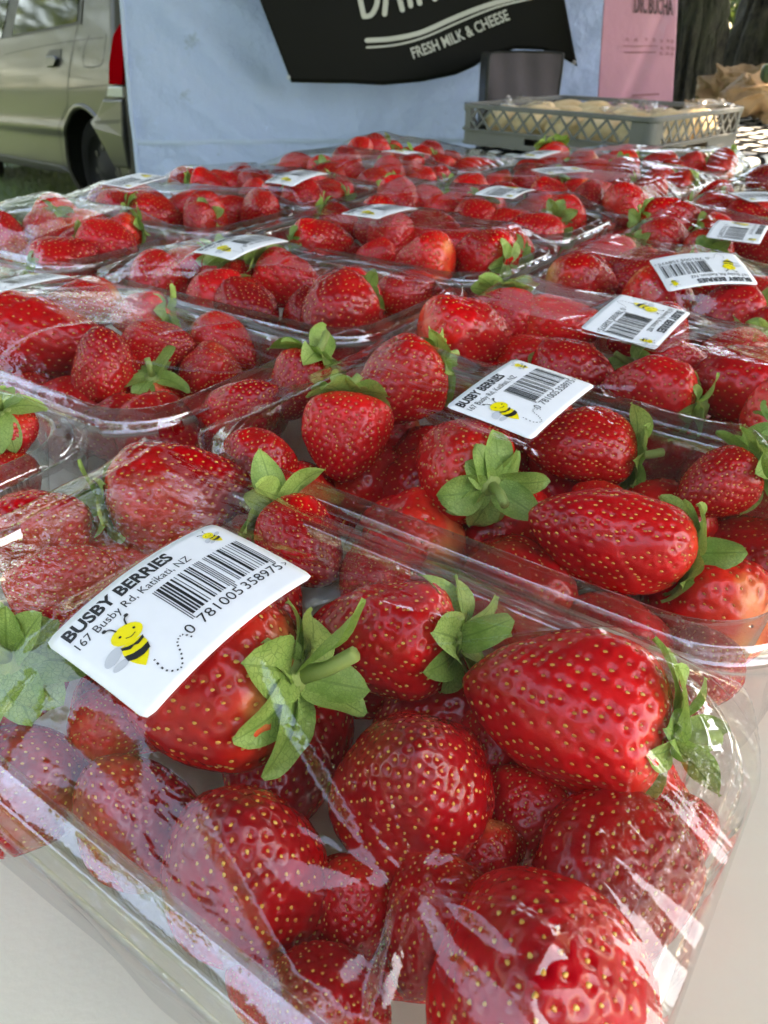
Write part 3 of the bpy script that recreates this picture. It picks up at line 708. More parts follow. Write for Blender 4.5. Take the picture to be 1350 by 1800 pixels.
# unseen trees added round the lawn to screen sky light; van window mirrors them
rng = np.random.RandomState(15)
P_ = []
for az0, az1, rad, hgt in ((-158, -97, 11, 8.0), (-86, -8, 17, 9.5), (-215, -165, 12, 9.0), (60, 92, 11, 8.0)):
    n = int(1500 * (az1 - az0) / 10); az = np.radians(rng.uniform(az0, az1, n)); rd = rad + rng.normal(0, 0.9, n)
    z = GROUND + 0.2 + hgt * rng.rand(n) ** 0.85; P_.append(np.stack([np.sin(az) * rd, np.cos(az) * rd, z], 1))
P_ = np.concatenate(P_); P_[:, 2] *= 1 + 0.25 * NZ(P_ * 0.45); P_[:, :2] *= (1 + 0.06 * NZ(P_ * 0.7))[:, None]
V_, F_ = leaf_cloud(rng, P_, 0.26)
me = mesh_from('sky_screen_foliage', V_, F_, False); me.uv_layers.new(name='UVMap')
th = link('sky_screen_foliage', me, M['thicket']); th['kind'] = 'stuff'; th['label'] = 'unseen trees added round the lawn to screen the sky, reflected in van window'; th['category'] = 'foliage'

# ================================================================== second table, crate, bread, paper bags
def cloth_mat():
    m, nt, out = new_mat('check_cloth'); L = nt.links.new
    uv = N(nt, 'ShaderNodeUVMap'); tc = N(nt, 'ShaderNodeTexCoord')
    wob = N(nt, 'ShaderNodeTexNoise', Scale=9.0, Detail=2.0); L(tc.outputs['Object'], wob.inputs['Vector'])
    sx = N(nt, 'ShaderNodeSeparateXYZ'); L(uv.outputs[0], sx.inputs[0])
    def band(src, per, frac):
        d = N(nt, 'ShaderNodeMath', operation='MULTIPLY_ADD'); L(src, d.inputs[0]); d.inputs[1].default_value = 1 / per; L(wob.outputs['Fac'], d.inputs[2])
        f = N(nt, 'ShaderNodeMath', operation='FRACT'); L(d.outputs[0], f.inputs[0])
        g_ = N(nt, 'ShaderNodeMath', operation='LESS_THAN'); L(f.outputs[0], g_.inputs[0]); g_.inputs[1].default_value = frac; return g_
    a = band(sx.outputs['X'], 0.060, 0.55); b = band(sx.outputs['Y'], 0.085, 0.60)
    mu = N(nt, 'ShaderNodeMath', operation='MULTIPLY'); L(a.outputs[0], mu.inputs[0]); L(b.outputs[0], mu.inputs[1])
    mx = N(nt, 'ShaderNodeMix', data_type='RGBA'); L(mu.outputs[0], mx.inputs[0]); mx.inputs[6].default_value = (0.006, 0.006, 0.006, 1); mx.inputs[7].default_value = (0.62, 0.62, 0.60, 1)
    p = N(nt, 'ShaderNodeBsdfPrincipled', Roughness=0.9); p.inputs['Specular IOR Level'].default_value = 0.05; L(mx.outputs[2], p.inputs['Base Color']); L(p.outputs[0], out.inputs[0])
    return m
M['check'] = cloth_mat()
ZT, BZ = 0.02, -0.07          # crate rim height and the second table's height
DZ = Vector((0, 0, BZ))
CC = at_z(1150, 207, ZT); FL = at_z(812, 181, ZT); RBk = at_z(1303, 186, ZT)
for q_ in (CC, FL, RBk): q_.z = 0.0
cf = (FL - CC).normalized(); cs = Vector((-cf.y, cf.x, 0))
if cs.dot(RBk - CC) < 0: cs = -cs
LF, LS = (FL - CC).length, (RBk - CC).dot(cs)
K = at_z(1190, 303, BZ); K.z = 0.0
K = CC + cf * min(-0.02, (K - CC).dot(cf)) + cs * min(-0.03, (K - CC).dot(cs))
tb2 = empty('side_table', K + cf * .4 + cs * .5 + Vector((0, 0, GROUND))); tag(tb2, 'table under the grey crate, covered in black and white cloth', 'table')
mb = MB(); mb.prism([(0.01, 0.01), (LF + .02, 0.01), (LF + .02, 1.5), (0.01, 1.5)], lambda x, y, w_: K + cf * x + cs * y + Vector((0, 0, BZ - 0.012 - w_)), 0.025)
reparent(mb.build('tabletop', M['table'], None), tb2)
for x, y in ((.08, .08), (LF - .06, .08), (LF - .06, 1.4), (.08, 1.4)):
    q = K + cf * x + cs * y; reparent(MB().tube([(q.x, q.y, GROUND), (q.x, q.y, BZ - 0.03)], 0.014, 8).build('leg', M['grey_metal'], None, True), tb2)
# cloth: one sheet that bends over the front edge and falls with soft folds
def cloth_pt(a, b):
    """a along cf, b along cs; a < 0 and b < 0 hang down"""
    z = 0.0015 * math.sin(a * 40 + b * 23) + 0.001 * math.sin(b * 61)
    z = -0.004 + z * 0.6
    fa, fb = min(a, 0), min(b, 0); dr = max(-fa, -fb)
    q = K + cf * max(a, 0) + cs * max(b, 0)
    out_ = Vector((0, 0, 0)); s_ = b if -fa >= -fb else a
    if dr > 0:
        fold = 0.010 * math.sin(s_ * 34) * min(1, dr / 0.05); rr_ = 0.014
        if dr < rr_ * 1.57: ang = dr / rr_; off, dz = rr_ * math.sin(ang), -rr_ * (1 - math.cos(ang))
        else: off, dz = rr_ + fold + 0.04 * (dr - .022), -rr_ - (dr - rr_ * 1.57)
        out_ = (-cf if -fa >= -fb else -cs) * off; z += dz
    return q + out_ + Vector((0, 0, z + BZ))
aa = np.linspace(-0.20, LF + .03, 110); bb = np.linspace(-0.20, 1.45, 170)
V_ = [cloth_pt(a, b) for b in bb for a in aa]; idx = np.arange(len(aa) * len(bb)).reshape(len(bb), len(aa))
F_ = np.stack([idx[:-1, :-1], idx[:-1, 1:], idx[1:, 1:], idx[1:, :-1]], -1).reshape(-1, 4)
me = mesh_from('tablecloth', np.array(V_), F_)
uvl = me.uv_layers.new(name='UVMap'); UV = np.array([(a, b) for b in bb for a in aa])
vi = np.empty(len(me.loops), np.int32); me.loops.foreach_get('vertex_index', vi); uvl.data.foreach_set('uv', UV[vi].astype(np.float32).ravel())
tag(link('tablecloth', me, M['check']), 'black and white checked cloth draped over the table under the crate', 'tablecloth')
# loose sheet of paper on the cloth
M['white_paper'] = simple('white_paper', (0.78, 0.78, 0.77), 0.6)
a, b, c, d = [at_z(u_, v_, BZ + .006) for u_, v_ in ((1212, 281), (1228, 271), (1288, 273), (1280, 284))]
V_ = []; n = 10
for j in range(n):
    for k in range(n):
        s, t = k / (n - 1), j / (n - 1); p = (a.lerp(d, s)).lerp(b.lerp(c, s), t); V_.append(p + Vector((0, 0, 0.004 * math.sin(s * 5 + t * 3) ** 2)))
idx = np.arange(n * n).reshape(n, n)
o = link('paper_sheet', mesh_from('paper_sheet', np.array(V_), np.stack([idx[:-1, :-1], idx[:-1, 1:], idx[1:, 1:], idx[1:, :-1]], -1).reshape(-1, 4)), M['white_paper'])
tag(o, 'small white sheet of paper on the checked cloth beside the crate', 'paper')
o.modifiers.new('thickness', 'SOLIDIFY').thickness = 0.0006

# ---- grey plastic crate with lattice sides
M['crate'] = simple('crate_plastic', (0.096, 0.100, 0.102), 0.45, (0.108, 0.112, 0.114), 12, bump=0.1, bscale=140, bdist=.002)
cr = empty('plastic_crate', CC + cf * LF / 2 + cs * LS / 2); tag(cr, 'grey plastic crate with diagonal lattice sides full of wrapped bread', 'crate')
hz = 0.0
dtop = ray(1152, 207); base_d = depth_of(CC)
CH = ZT - BZ
pass
HB = CH * 0.40
def cpt(x, y, z): return CC + cf * x + cs * y + Vector((0, 0, z + BZ))
def cbox(mb, x0, x1, y0, y1, z0, z1):
    vs = [cpt(x, y, z) for x in (x0, x1) for y in (y0, y1) for z in (z0, z1)]
    mb.add(vs, [(0, 1, 3, 2), (4, 6, 7, 5), (0, 4, 5, 1), (2, 3, 7, 6), (0, 2, 6, 4), (1, 5, 7, 3)])
def rrect(x0, x1, y0, y1, r, m=6):
    out_ = []
    for cx, cy, a0 in ((x1 - r, y1 - r, 0), (x0 + r, y1 - r, 90), (x0 + r, y0 + r, 180), (x1 - r, y0 + r, 270)):
        out_ += [(cx + r * math.cos(R(a0 + 90 * k / m)), cy + r * math.sin(R(a0 + 90 * k / m))) for k in range(m + 1)]
    return out_
def ring(name, o0, o1, z0, z1, par, mat, r=0.025, bev=0.0):
    """closed wall between two rounded rectangles"""
    A_ = rrect(-o0, LF + o0, -o0, LS + o0, r + o0); B_ = rrect(-o1, LF + o1, -o1, LS + o1, max(0.004, r + o1)); n_ = len(A_); mb = MB()
    vs = [cpt(x, y, z0) for x, y in A_] + [cpt(x, y, z1) for x, y in A_] + [cpt(x, y, z1) for x, y in B_] + [cpt(x, y, z0) for x, y in B_]; fs = []
    for k in range(n_):
        q = (k + 1) % n_
        for l in range(4): fs.append((l * n_ + k, l * n_ + q, ((l + 1) % 4) * n_ + q, ((l + 1) % 4) * n_ + k))
    mb.add(vs, fs); return reparent(mb.build(name, mat, None, bevel=bev), par)
ring('rim', 0.005, -0.008, CH - 0.010, CH, cr, M['crate'], bev=.0015)
ring('ledge', 0.0065, -0.006, HB - 0.004, HB + 0.001, cr, M['crate'], bev=.001)
ring('foot_ring', 0.003, -0.005, 0.001, 0.006, cr, M['crate'])
mb = MB(); cbox(mb, 0.004, LF - .004, 0.004, LS - .004, 0.003, 0.007); reparent(mb.build('base', M['crate']), cr)
TH = 0.0035
def side(axis, at, L0, sl0, sl1):
    """lower band with a hand slot, corner posts and crossed bars"""
    def bx(mb, s0, s1, z0, z1, t0=0.0, t1=TH):
        if axis == 'f': cbox(mb, s0, s1, at + t0, at + t1, z0, z1)
        else: cbox(mb, at + t0, at + t1, s0, s1, z0, z1)
    mb = MB(); z0, z1 = 0.006, HB - 0.004
    bx(mb, 0.022, sl0, z0, z1); bx(mb, sl1, L0 - 0.022, z0, z1); bx(mb, sl0, sl1, z0, z0 + 0.006); bx(mb, sl0, sl1, z1 - 0.006, z1)
    reparent(mb.build('side_band', M['crate']), cr)
    e0, e1 = (0.05, L0 - 0.03) if axis == 'f' else (0.045, L0 - 0.03)
    for s0, s1 in ((0.022, e0), (e1, L0 - 0.022)):
        mb = MB(); bx(mb, s0, s1, HB, CH - 0.010); reparent(mb.build('corner_panel', M['crate']), cr)
    zb, zt_ = HB + 0.0005, CH - 0.0105; nb = 11 if axis == 'f' else 10; stp = (e1 - e0) / nb; meshes = {}
    for sg in (1, -1):
        me = None
        for k in range(nb + 1):
            s_ = e0 + stp * (k - 0.5 if sg > 0 else k + 0.5)
            a0, a1 = s_, s_ + sg * stp
            if min(a0, a1) < e0 - stp * .51 or max(a0, a1) > e1 + stp * .51: continue
            if me is None:
                mb = MB(); hw = 0.0036; t0 = 0.0002 if sg > 0 else 0.0012
                q = [(-hw, 0), (hw, 0), (hw + sg * stp, zt_ - zb), (-hw + sg * stp, zt_ - zb)]
                if axis == 'f': mb.prism(q, lambda x, y, w_: cf * x + cs * (t0 + w_) + Vector((0, 0, y)), 0.0022)
                else: mb.prism(q, lambda x, y, w_: cs * x + cf * (t0 + w_) + Vector((0, 0, y)), 0.0022)
                ob = mb.build('lattice_bar', M['crate']); me = ob.data
            else:
                ob = link('lattice_bar', me)
            ob.location = cpt(s_, at, zb) if axis == 'f' else cpt(at, s_, zb)
            reparent(ob, cr)
side('f', 0.0, LF, LF * 0.40, LF * 0.62); side('f', LS - TH, LF, LF * 0.4, LF * 0.6)
side('s', 0.0, LS, LS * 0.36, LS * 0.62); side('s', LF - TH, LS, LS * 0.4, LS * 0.6)
for (x0, y0, a0) in ((0, 0, 180), (LF, 0, 270), (LF, LS, 0), (0, LS, 90)):       # rounded corner posts
    r_ = 0.0225; cx = r_ if x0 == 0 else LF - r_; cy = r_ if y0 == 0 else LS - r_; mb = MB(); m_ = 8
    A_ = [(cx + r_ * math.cos(R(a0 + 90 * k / m_)), cy + r_ * math.sin(R(a0 + 90 * k / m_))) for k in range(m_ + 1)]
    B_ = [(cx + (r_ - TH) * math.cos(R(a0 + 90 * k / m_)), cy + (r_ - TH) * math.sin(R(a0 + 90 * k / m_))) for k in range(m_ + 1)]
    P_ = A_ + B_[::-1]; mb.prism(P_, lambda x, y, w_: cpt(x, y, 0.006 + w_), CH - 0.0162)
    reparent(mb.build('corner_post', M['crate']), cr)
# bread: rolls in clear bags
M['bread'] = simple('bread_crust', (0.60, 0.38, 0.17), 0.6, (0.80, 0.66, 0.43), 22, bump=0.35, bscale=90, bdist=.004, lo=.3, hi=.7)
M['bag_film'] = film_mat('bread_bag', f0=0.06, rough=0.10, haze=0.03, bump=0.6, bscale=70, bdist=.003)
rb = random.Random(8)
def blob(rx, ry, rz, seed, n1=28, n2=18, amp=0.12, sc=3.0):
    V_ = []
    for j in range(n2):
        ph = math.pi * j / (n2 - 1)
        for k in range(n1):
            t = 2 * math.pi * k / n1; V_.append((math.sin(ph) * math.cos(t), math.sin(ph) * math.sin(t), math.cos(ph)))
    V_ = np.array(V_); r_ = 1 + amp * fbm(V_ * sc / 2 + seed * 3.1, 3); idx = np.arange(n1 * n2).reshape(n2, n1); nx_ = np.roll(idx, -1, 1)
    sgn = np.sign(V_) * np.abs(V_) ** 0.8
    return sgn * r_[:, None] * np.array([rx, ry, rz]), np.stack([idx[:-1], nx_[:-1], nx_[1:], idx[1:]], -1).reshape(-1, 4)
nfx, nfy = 5, 3
ords = ['first', 'second', 'third', 'fourth', 'fifth', 'sixth']
for j in range(nfy):
    for k in range(nfx):
        rx, ry = LF / nfx * 0.50, LS * 0.86 / nfy * 0.48
        V_, F_ = blob(rx, ry, CH * (0.46 if j else 0.42), k * 3 + j)
        x = LF * (0.06 + 0.88 * (k + 0.5) / nfx); y = LS * (0.07 + 0.86 * (j + 0.5) / nfy)
        o = link('bread_roll', mesh_from('bread_roll', V_, F_), M['bread']); o.location = cpt(x, y, CH * 0.50 + rb.uniform(-.004, .006)); o.rotation_euler = (0, 0, math.atan2(cf.y, cf.x) + rb.uniform(-.2, .2))
        row = ['row nearest the strawberries', 'middle row', 'back row'][j]
        tag(o, f'golden bread roll, {ords[nfx - 1 - k]} from left in the {row} of the crate', 'bread', 'bread rolls in the grey crate')
def crumple(name, c_, r3, seed, mat, amp=0.30, sc=2.6, n1=110, n2=70, top=None, flat=True):
    V_ = []
    for j in range(n2):
        ph = math.pi * j / (n2 - 1)
        for k in range(n1):
            t = 2 * math.pi * k / n1; V_.append((math.sin(ph) * math.cos(t), math.sin(ph) * math.sin(t), math.cos(ph)))
    V_ = np.array(V_); base_ = V_.copy()
    wp = V_ + 0.35 * np.stack([NZ(V_ * 1.7 + seed), NZ(V_ * 1.7 + seed + 7), NZ(V_ * 1.7 + seed + 13)], 1)
    r_ = 1 + amp * (ridged(wp * sc / 2 + seed * 2.3, 3) - 0.9)
    P = V_ * r_[:, None] * np.array(r3)
    if top is not None: P = top(P, base_)
    idx = np.arange(n1 * n2).reshape(n2, n1); nx_ = np.roll(idx, -1, 1)
    P = P + np.array(c_); me = mesh_from(name, P, np.stack([idx[:-1], nx_[:-1], nx_[1:], idx[1:]], -1).reshape(-1, 4))
    return link(name, me, mat)
for q, (x, y, sx, nmk) in enumerate(((LF * .82, LS * .30, 1.0, 'behind the lattice corner nearest the gazebo wall'), (LF * .35, LS * .55, 1.2, 'over the middle rolls'), (LF * .12, LS * .86, 1.0, 'at the crate corner by the paper bags'))):
    o = crumple('bread_bag', cpt(x, y, CH * 0.95), (0.055 * sx, 0.045 * sx, CH * 0.20), 3 + q, M['bag_film'], amp=0.45, n1=60, n2=40)
    def peak(o_=o):
        pass
    tag(o, f'crumpled clear plastic bread bag {nmk}', 'plastic bag')
# knotted bag top standing above the crate's rim
q = at_y(893, 178, cpt(LF * .8, LS * .2, 0).y)
mbp = MB(); rgs = []
for j in range(9):
    t = j / 8; r_ = 0.016 * (1 - t) ** 1.2 + 0.0012
    rgs.append([q + Vector((r_ * (1 + .35 * math.sin(k * 2.4 + j)) * math.cos(k * math.pi / 8), r_ * (1 + .35 * math.sin(k * 2.4 + j)) * math.sin(k * math.pi / 8), -0.012 + t * 0.026)) for k in range(16)])
mbp.add([v for r_ in rgs for v in r_], [(j * 16 + k, j * 16 + (k + 1) % 16, (j + 1) * 16 + (k + 1) % 16, (j + 1) * 16 + k) for j in range(8) for k in range(16)])
tag(mbp.build('bag_twist', M['bag_film'], None, True), 'twisted clear bag end sticking up above the crate rim', 'plastic bag')

# ---- brown paper bags
M['kraft'] = simple('kraft_paper', (0.36, 0.21, 0.11), 0.7, (0.44, 0.285, 0.16), 7, bump=0.9, bscale=22, bdist=.012)
def bag_top(mouth):
    def f(P, B):
        z = B[:, 2]; s_ = np.where(z < 0, 1.0, 1.0 - 0.25 * z)
        Q = P.copy(); Q[:, 0] *= s_; Q[:, 1] *= s_
        open_ = np.clip((z - 0.55) / 0.45, 0, 1); Q[:, 2] -= open_ * mouth * 1.6
        Q[:, 2] = np.maximum(Q[:, 2], -mouth)
        return Q
    return f
def put_bag(name, u, v, w_px, h_px, seed, label, zb=0.0, yofs=0.0):
    b0 = at_z(u, v, zb + BZ) if yofs == 0 else at_y(u, v, yofs); dpt = depth_of(b0); w_ = w_px * dpt / FPX; h_ = h_px * dpt / FPX
    o = crumple(name, (b0.x, b0.y, b0.z + h_ * 0.48), (w_ / 2, w_ / 2.2, h_ * 0.56), seed, M['kraft'], amp=0.30, sc=2.3, n1=170, n2=110, top=bag_top(h_ * 0.5))
    return tag(o, label, 'paper bag')
put_bag('paper_bag', 1345, 212, 150, 88, 4, 'crumpled brown paper bag in the sun, nearer one at the frame edge')
put_bag('paper_bag', 1292, 190, 128, 82, 9, 'crumpled brown paper bag with folded top standing against the tree')
M['fruit_skin'] = simple('green_skin', (0.012, 0.035, 0.006), 0.4, (0.02, 0.05, 0.01), 20)  # green shape of unknown kind, modelled as a small rounded fruit
V_, F_ = blob(0.018, 0.018, 0.024, 3)
o = link('green_fruit', mesh_from('green_fruit', V_, F_), M['fruit_skin']); bq = at_z(1350, 212, BZ); o.location = at_y(1350, 127, bq.y - .12); tag(o, 'dark green rounded fruit poking out of the paper bag', 'fruit')

# ================================================================== strawberries
def berry_fn(rs):
    """unit strawberry, 1 wide and 1.2 long, axis z, calyx at +z; returns S(t, th) -> positions"""
    tm = rs.uniform(0.64, 0.76); pw = rs.uniform(1.55, 2.1); q = rs.uniform(1.25, 1.75)
    fl = rs.uniform(0.86, 1.0); ph = rs.uniform(0, 6.28, 4); am = rs.uniform(0.0, 0.05, 3); off = rs.uniform(0, 50)
    bend = rs.uniform(-0.05, 0.05, 2); lump = rs.uniform(0.07, 0.14)
    def S(t, th):
        t = np.asarray(t, float); th = np.asarray(th, float)
        lo = np.clip(1 - np.abs(1 - np.clip(t / tm, 0, 1)) ** pw, 0, 1) ** (1 / q)
        up = np.sqrt(np.clip(1 - (np.clip((t - tm) / (1 - tm), 0, 1)) ** 2.6, 0, 1))
        r = 0.5 * np.where(t < tm, lo, up)
        r = r * (1 + am[0] * np.cos(2 * th + ph[0]) + am[1] * np.cos(3 * th + ph[1]) * t + am[2] * np.cos(th + ph[2]))
        z = (t - 0.5) * 1.2
        P = np.stack([r * np.cos(th), r * np.sin(th) * fl, z], -1)
        n = NZ(P * 2.3 + off) * lump + NZ(P * 4.6 + off) * lump * 0.4
        P[..., 0] *= 1 + n; P[..., 1] *= 1 + n; P[..., 0] += bend[0] * np.sin(t * 3.1); P[..., 1] += bend[1] * np.sin(t * 3.1)
        P[..., 2] += 0.05 * n
        return P
    return S
def normals(S, t, th, e=2e-3):
    a = S(np.clip(t + e, 0, 1), th) - S(np.clip(t - e, 0, 1), th); b = S(t, th + 5e-3) - S(t, th - 5e-3)
    n = np.cross(b, a); l = np.linalg.norm(n, axis=-1, keepdims=True); return n / np.maximum(l, 1e-12)
def make_berry(seed, nth, nt, nseed, seg):
    rs = np.random.RandomState(seed); S = berry_fn(rs)
    k = np.linspace(0, 1, nt); t = (1 - np.cos(np.pi * k)) / 2; t = 0.5 * t + 0.5 * k; t[0] = 1e-9; t[-1] = 0.9999
    th = np.linspace(0, 2 * np.pi, nth, endpoint=False)
    T, TH_ = np.meshgrid(t, th, indexing='ij'); P = S(T, TH_).reshape(-1, 3); Nn = normals(S, T.ravel(), TH_.ravel())
    # seeds: golden-angle lattice spread evenly over the surface
    tt = np.linspace(0, 1, 400); rr_ = np.linalg.norm(S(tt, tt * 0)[:, :2], axis=1); dz = np.gradient(S(tt, tt * 0)[:, 2]); dr = np.gradient(rr_)
    cum = np.cumsum(rr_ * np.hypot(dz, dr)); cum /= cum[-1]
    i = np.arange(nseed); st = np.interp((i + 0.6) / nseed * 0.955, cum, tt); sth = i * 2.399963 + rs.normal(0, .07, nseed)
    SP = S(st, sth); SN = normals(S, st, sth)
    area = 2.35; sp_ = math.sqrt(area / nseed)
    D = np.empty(len(P)); 
    for c in range(0, len(P), 6000):
        q = P[c:c + 6000]; D[c:c + 6000] = np.sqrt(((q[:, None, :] - SP[None]) ** 2).sum(-1).min(1))
    x = D / sp_; dep = 0.17 * sp_
    dis = -dep * np.exp(-(x / 0.34) ** 2) + 0.05 * sp_ * np.clip(x / 0.6, 0, 1)
    V_ = P + Nn * dis[:, None]
    idx = np.arange(nt * nth).reshape(nt, nth); nx_ = np.roll(idx, -1, 1)
    F_ = np.stack([idx[:-1], nx_[:-1], nx_[1:], idx[1:]], -1).reshape(-1, 4)
    me = mesh_from('strawberry', V_, F_)
    at = me.attributes.new('axis', 'FLOAT', 'POINT'); at.data.foreach_set('value', np.repeat(t, nth).astype(np.float32))
    at = me.attributes.new('pit', 'FLOAT', 'POINT'); at.data.foreach_set('value', (0.55 * np.exp(-(x / 0.36) ** 2)).astype(np.float32))
    me.materials.append(M['flesh'])
    # seed mesh
    ax = S(np.clip(st + 4e-3, 0, 1), sth) - S(np.clip(st - 4e-3, 0, 1), sth); ax /= np.linalg.norm(ax, axis=1)[:, None]; bx = np.cross(SN, ax)
    n1, n2 = seg
    uvs = [(0, 0, 1.0)]
    for a in range(1, n2):
        p_ = math.pi * a / n2
        for b in range(n1): uvs.append((math.sin(p_) * math.cos(2 * math.pi * b / n1), math.sin(p_) * math.sin(2 * math.pi * b / n1), math.cos(p_)))
    uvs.append((0, 0, -1.0)); uvs = np.array(uvs); fs = []
    for b in range(n1): fs.append((0, 1 + b, 1 + (b + 1) % n1)); 
    for a in range(n2 - 2):
        for b in range(n1):
            p0, p1 = 1 + a * n1 + b, 1 + a * n1 + (b + 1) % n1; fs += [(p0, p0 + n1, p1 + n1), (p0, p1 + n1, p1)]
    l = len(uvs) - 1
    for b in range(n1): fs.append((l, l - n1 + (b + 1) % n1, l - n1 + b))
    fs = np.array(fs); m = len(uvs)
    sz = sp_ * (0.125 + 0.055 * rs.rand(nseed)); taper = 1 - 0.35 * uvs[:, 0]
    SV = (SP - SN * dep * 0.62)[:, None, :] + (uvs[None, :, 0:1] * ax[:, None, :] * 1.25 + uvs[None, :, 1:2] * (taper[:, None]) * bx[:, None, :] * 0.82) * sz[:, None, None] + uvs[None, :, 2:3] * SN[:, None, :] * (sz * 0.5)[:, None, None]
    SF = (fs[None] + (np.arange(nseed) * m)[:, None, None]).reshape(-1, 3)
    sm = mesh_from('seeds', SV.reshape(-1, 3), SF)
    at = sm.attributes.new('tone', 'FLOAT', 'POINT'); at.data.foreach_set('value', np.repeat(np.clip(rs.normal(0.5, .30, nseed), 0, 1), m).astype(np.float32))
    sm.materials.append(M['seed'])
    step = max(1, len(V_) // 2500)
    return dict(me=me, seeds=sm, pts=V_[::step])
HI = [make_berry(100 + i, 190, 124, int(400 + 26 * (i % 4)), (8, 4)) for i in range(9)]
MID = [make_berry(200 + i, 112, 74, 290 + 15 * (i % 3), (4, 2)) for i in range(9)]

def leaf_grid(rs, e0, e1, ln, wd, n1=11, n2=7):
    V_ = []; x, z = 0.03, 0.0; ds = ln / (n1 - 1); tw = rs.uniform(-.5, .5); wav = rs.uniform(0, 6.28)
    for j in range(n1):
        s = j / (n1 - 1); e = R(e0 + (e1 - e0) * s)
        w_ = wd * (0.26 * (1 - s) ** 3 + math.sin(math.pi * min(1, s ** 0.92 * 1.0)) ** 0.62) if s < 1 else 0.004
        for k in range(n2):
            c = k / (n2 - 1) * 2 - 1; y = c * w_
            up = 0.30 * w_ * c * c - 0.06 * w_ * abs(c) + tw * y * s * 0.7 + 0.02 * math.sin(wav + s * 7 + c * 2) * (abs(c) + .15) * wd * 6
            V_.append((x - math.sin(e) * up, y, z + math.cos(e) * up))
        x += math.cos(e) * ds; z += math.sin(e) * ds
    idx = np.arange(n1 * n2).reshape(n1, n2)
    F_ = np.stack([idx[:-1, :-1], idx[1:, :-1], idx[1:, 1:], idx[:-1, 1:]], -1).reshape(-1, 4)
    UV = np.array([(k / (n2 - 1) * 2 - 1, j / (n1 - 1)) for j in range(n1) for k in range(n2)])
    return np.array(V_), F_, UV
def set_uv(me, UV):
    u = me.uv_layers.new(name='UVMap'); vi = np.empty(len(me.loops), np.int32); me.loops.foreach_get('vertex_index', vi)
    u.data.foreach_set('uv', UV[vi].astype(np.float32).ravel())
LEAVES = []
rsl = np.random.RandomState(21)
for i in range(12):
    kind = i % 4      # 0 draped, 1 level, 2 half raised, 3 standing
    e0 = [4, 16, 34, 55][kind] + rsl.uniform(-6, 6); e1 = [-66, -38, 2, 46][kind] + rsl.uniform(-14, 14)
    V_, F_, UV = leaf_grid(rsl, e0, e1, rsl.uniform(0.30, 0.43), rsl.uniform(0.095, 0.130))
    me = mesh_from('leaf', V_, F_); set_uv(me, UV); me.materials.append(M['leaf']); LEAVES.append((me, V_, F_, UV))
def hub_mesh(rs):
    mb = MB(); n_ = 12; prof = [(0.11, -0.030), (0.105, 0.0), (0.075, 0.022), (0.035, 0.034)]
    vs = [(r_ * math.cos(2 * math.pi * k / n_) * (1 + .1 * math.sin(3 * k)), r_ * math.sin(2 * math.pi * k / n_), z) for r_, z in prof for k in range(n_)]
    mb.add(vs, [(j * n_ + k, j * n_ + (k + 1) % n_, (j + 1) * n_ + (k + 1) % n_, (j + 1) * n_ + k) for j in range(3) for k in range(n_)])
    d = rs.uniform(-.10, .10, 2); L_ = rs.uniform(0.16, 0.34)
    mb.tube([(0, 0, 0.0), (d[0] * .3, d[1] * .3, L_ * .5), (d[0], d[1], L_)], [0.045, 0.034, 0.036], 8)
    return mb
HUBS = []
for i in range(4):
    ob = hub_mesh(np.random.RandomState(31 + i)).build('calyx', M['hub'], None, True); HUBS.append(ob.data); bpy.data.objects.remove(ob)
CALYX = []      # merged calyces for small, far berries
for i in range(5):
    rs = np.random.RandomState(41 + i); Vs, Fs, Us = [], [], []; n0 = 0; nl = 8 + i % 3
    for k in range(nl):
        me_, V_, F_, UV = LEAVES[int(rs.choice([0, 0, 1, 1, 2, 3])) + 4 * rs.randint(3)]
        a = 2 * math.pi * (k + rs.uniform(-.25, .25)) / nl; c_, s_ = math.cos(a), math.sin(a)
        Vs.append(np.stack([V_[:, 0] * c_ - V_[:, 1] * s_, V_[:, 0] * s_ + V_[:, 1] * c_, V_[:, 2]], 1)); Fs.append(F_ + n0); Us.append(UV); n0 += len(V_)
    me = mesh_from('calyx', np.concatenate(Vs), np.concatenate(Fs)); set_uv(me, np.concatenate(Us)); me.materials.append(M['leaf']); CALYX.append((me, np.concatenate(Vs)))

# ------------------------------------------------------------------ punnet grid
ROW = Vector((0.0710, 0.0960, 0)); COLV = Vector((-0.178, 0.122, 0)); P00 = Vector((-0.0300, 0.1308, 0))
PL, PW, RIMZ = 0.190, 0.105, 0.050
PANG = math.atan2(A1.y, A1.x)
KEYS = [(0, 0), (1, 0), (2, 0), (3, 0), (4, 0), (5, 0), (0, 1), (1, 1), (2, 1), (3, 1), (4, 1), (5, 1), (6, 1), (7, 1), (6, 0), (1, 2), (2, 2), (3, 2), (4, 2), (5, 2), (6, 2)]
PUN = {}
rj = random.Random(17)
for (r, c) in KEYS:
    near = (r, c) in ((0, 0), (1, 0), (1, 1))
    j = 0.0 if near else 1.0
    ctr = P00 + ROW * r + COLV * c + Vector((rj.uniform(-.004, .004), rj.uniform(-.004, .004), 0)) * j
    PUN[(r, c)] = dict(c=ctr, ang=PANG + R(rj.uniform(-3.5, 3.5)) * j, berries=[])
def to_local(k, p):
    d = p - PUN[k]['c']; a = PUN[k]['ang']; return Vector((d.x * math.cos(a) + d.y * math.sin(a), -d.x * math.sin(a) + d.y * math.cos(a), d.z))
def to_world(k, q):
    a = PUN[k]['ang']; return PUN[k]['c'] + Vector((q[0] * math.cos(a) - q[1] * math.sin(a), q[0] * math.sin(a) + q[1] * math.cos(a), q[2]))
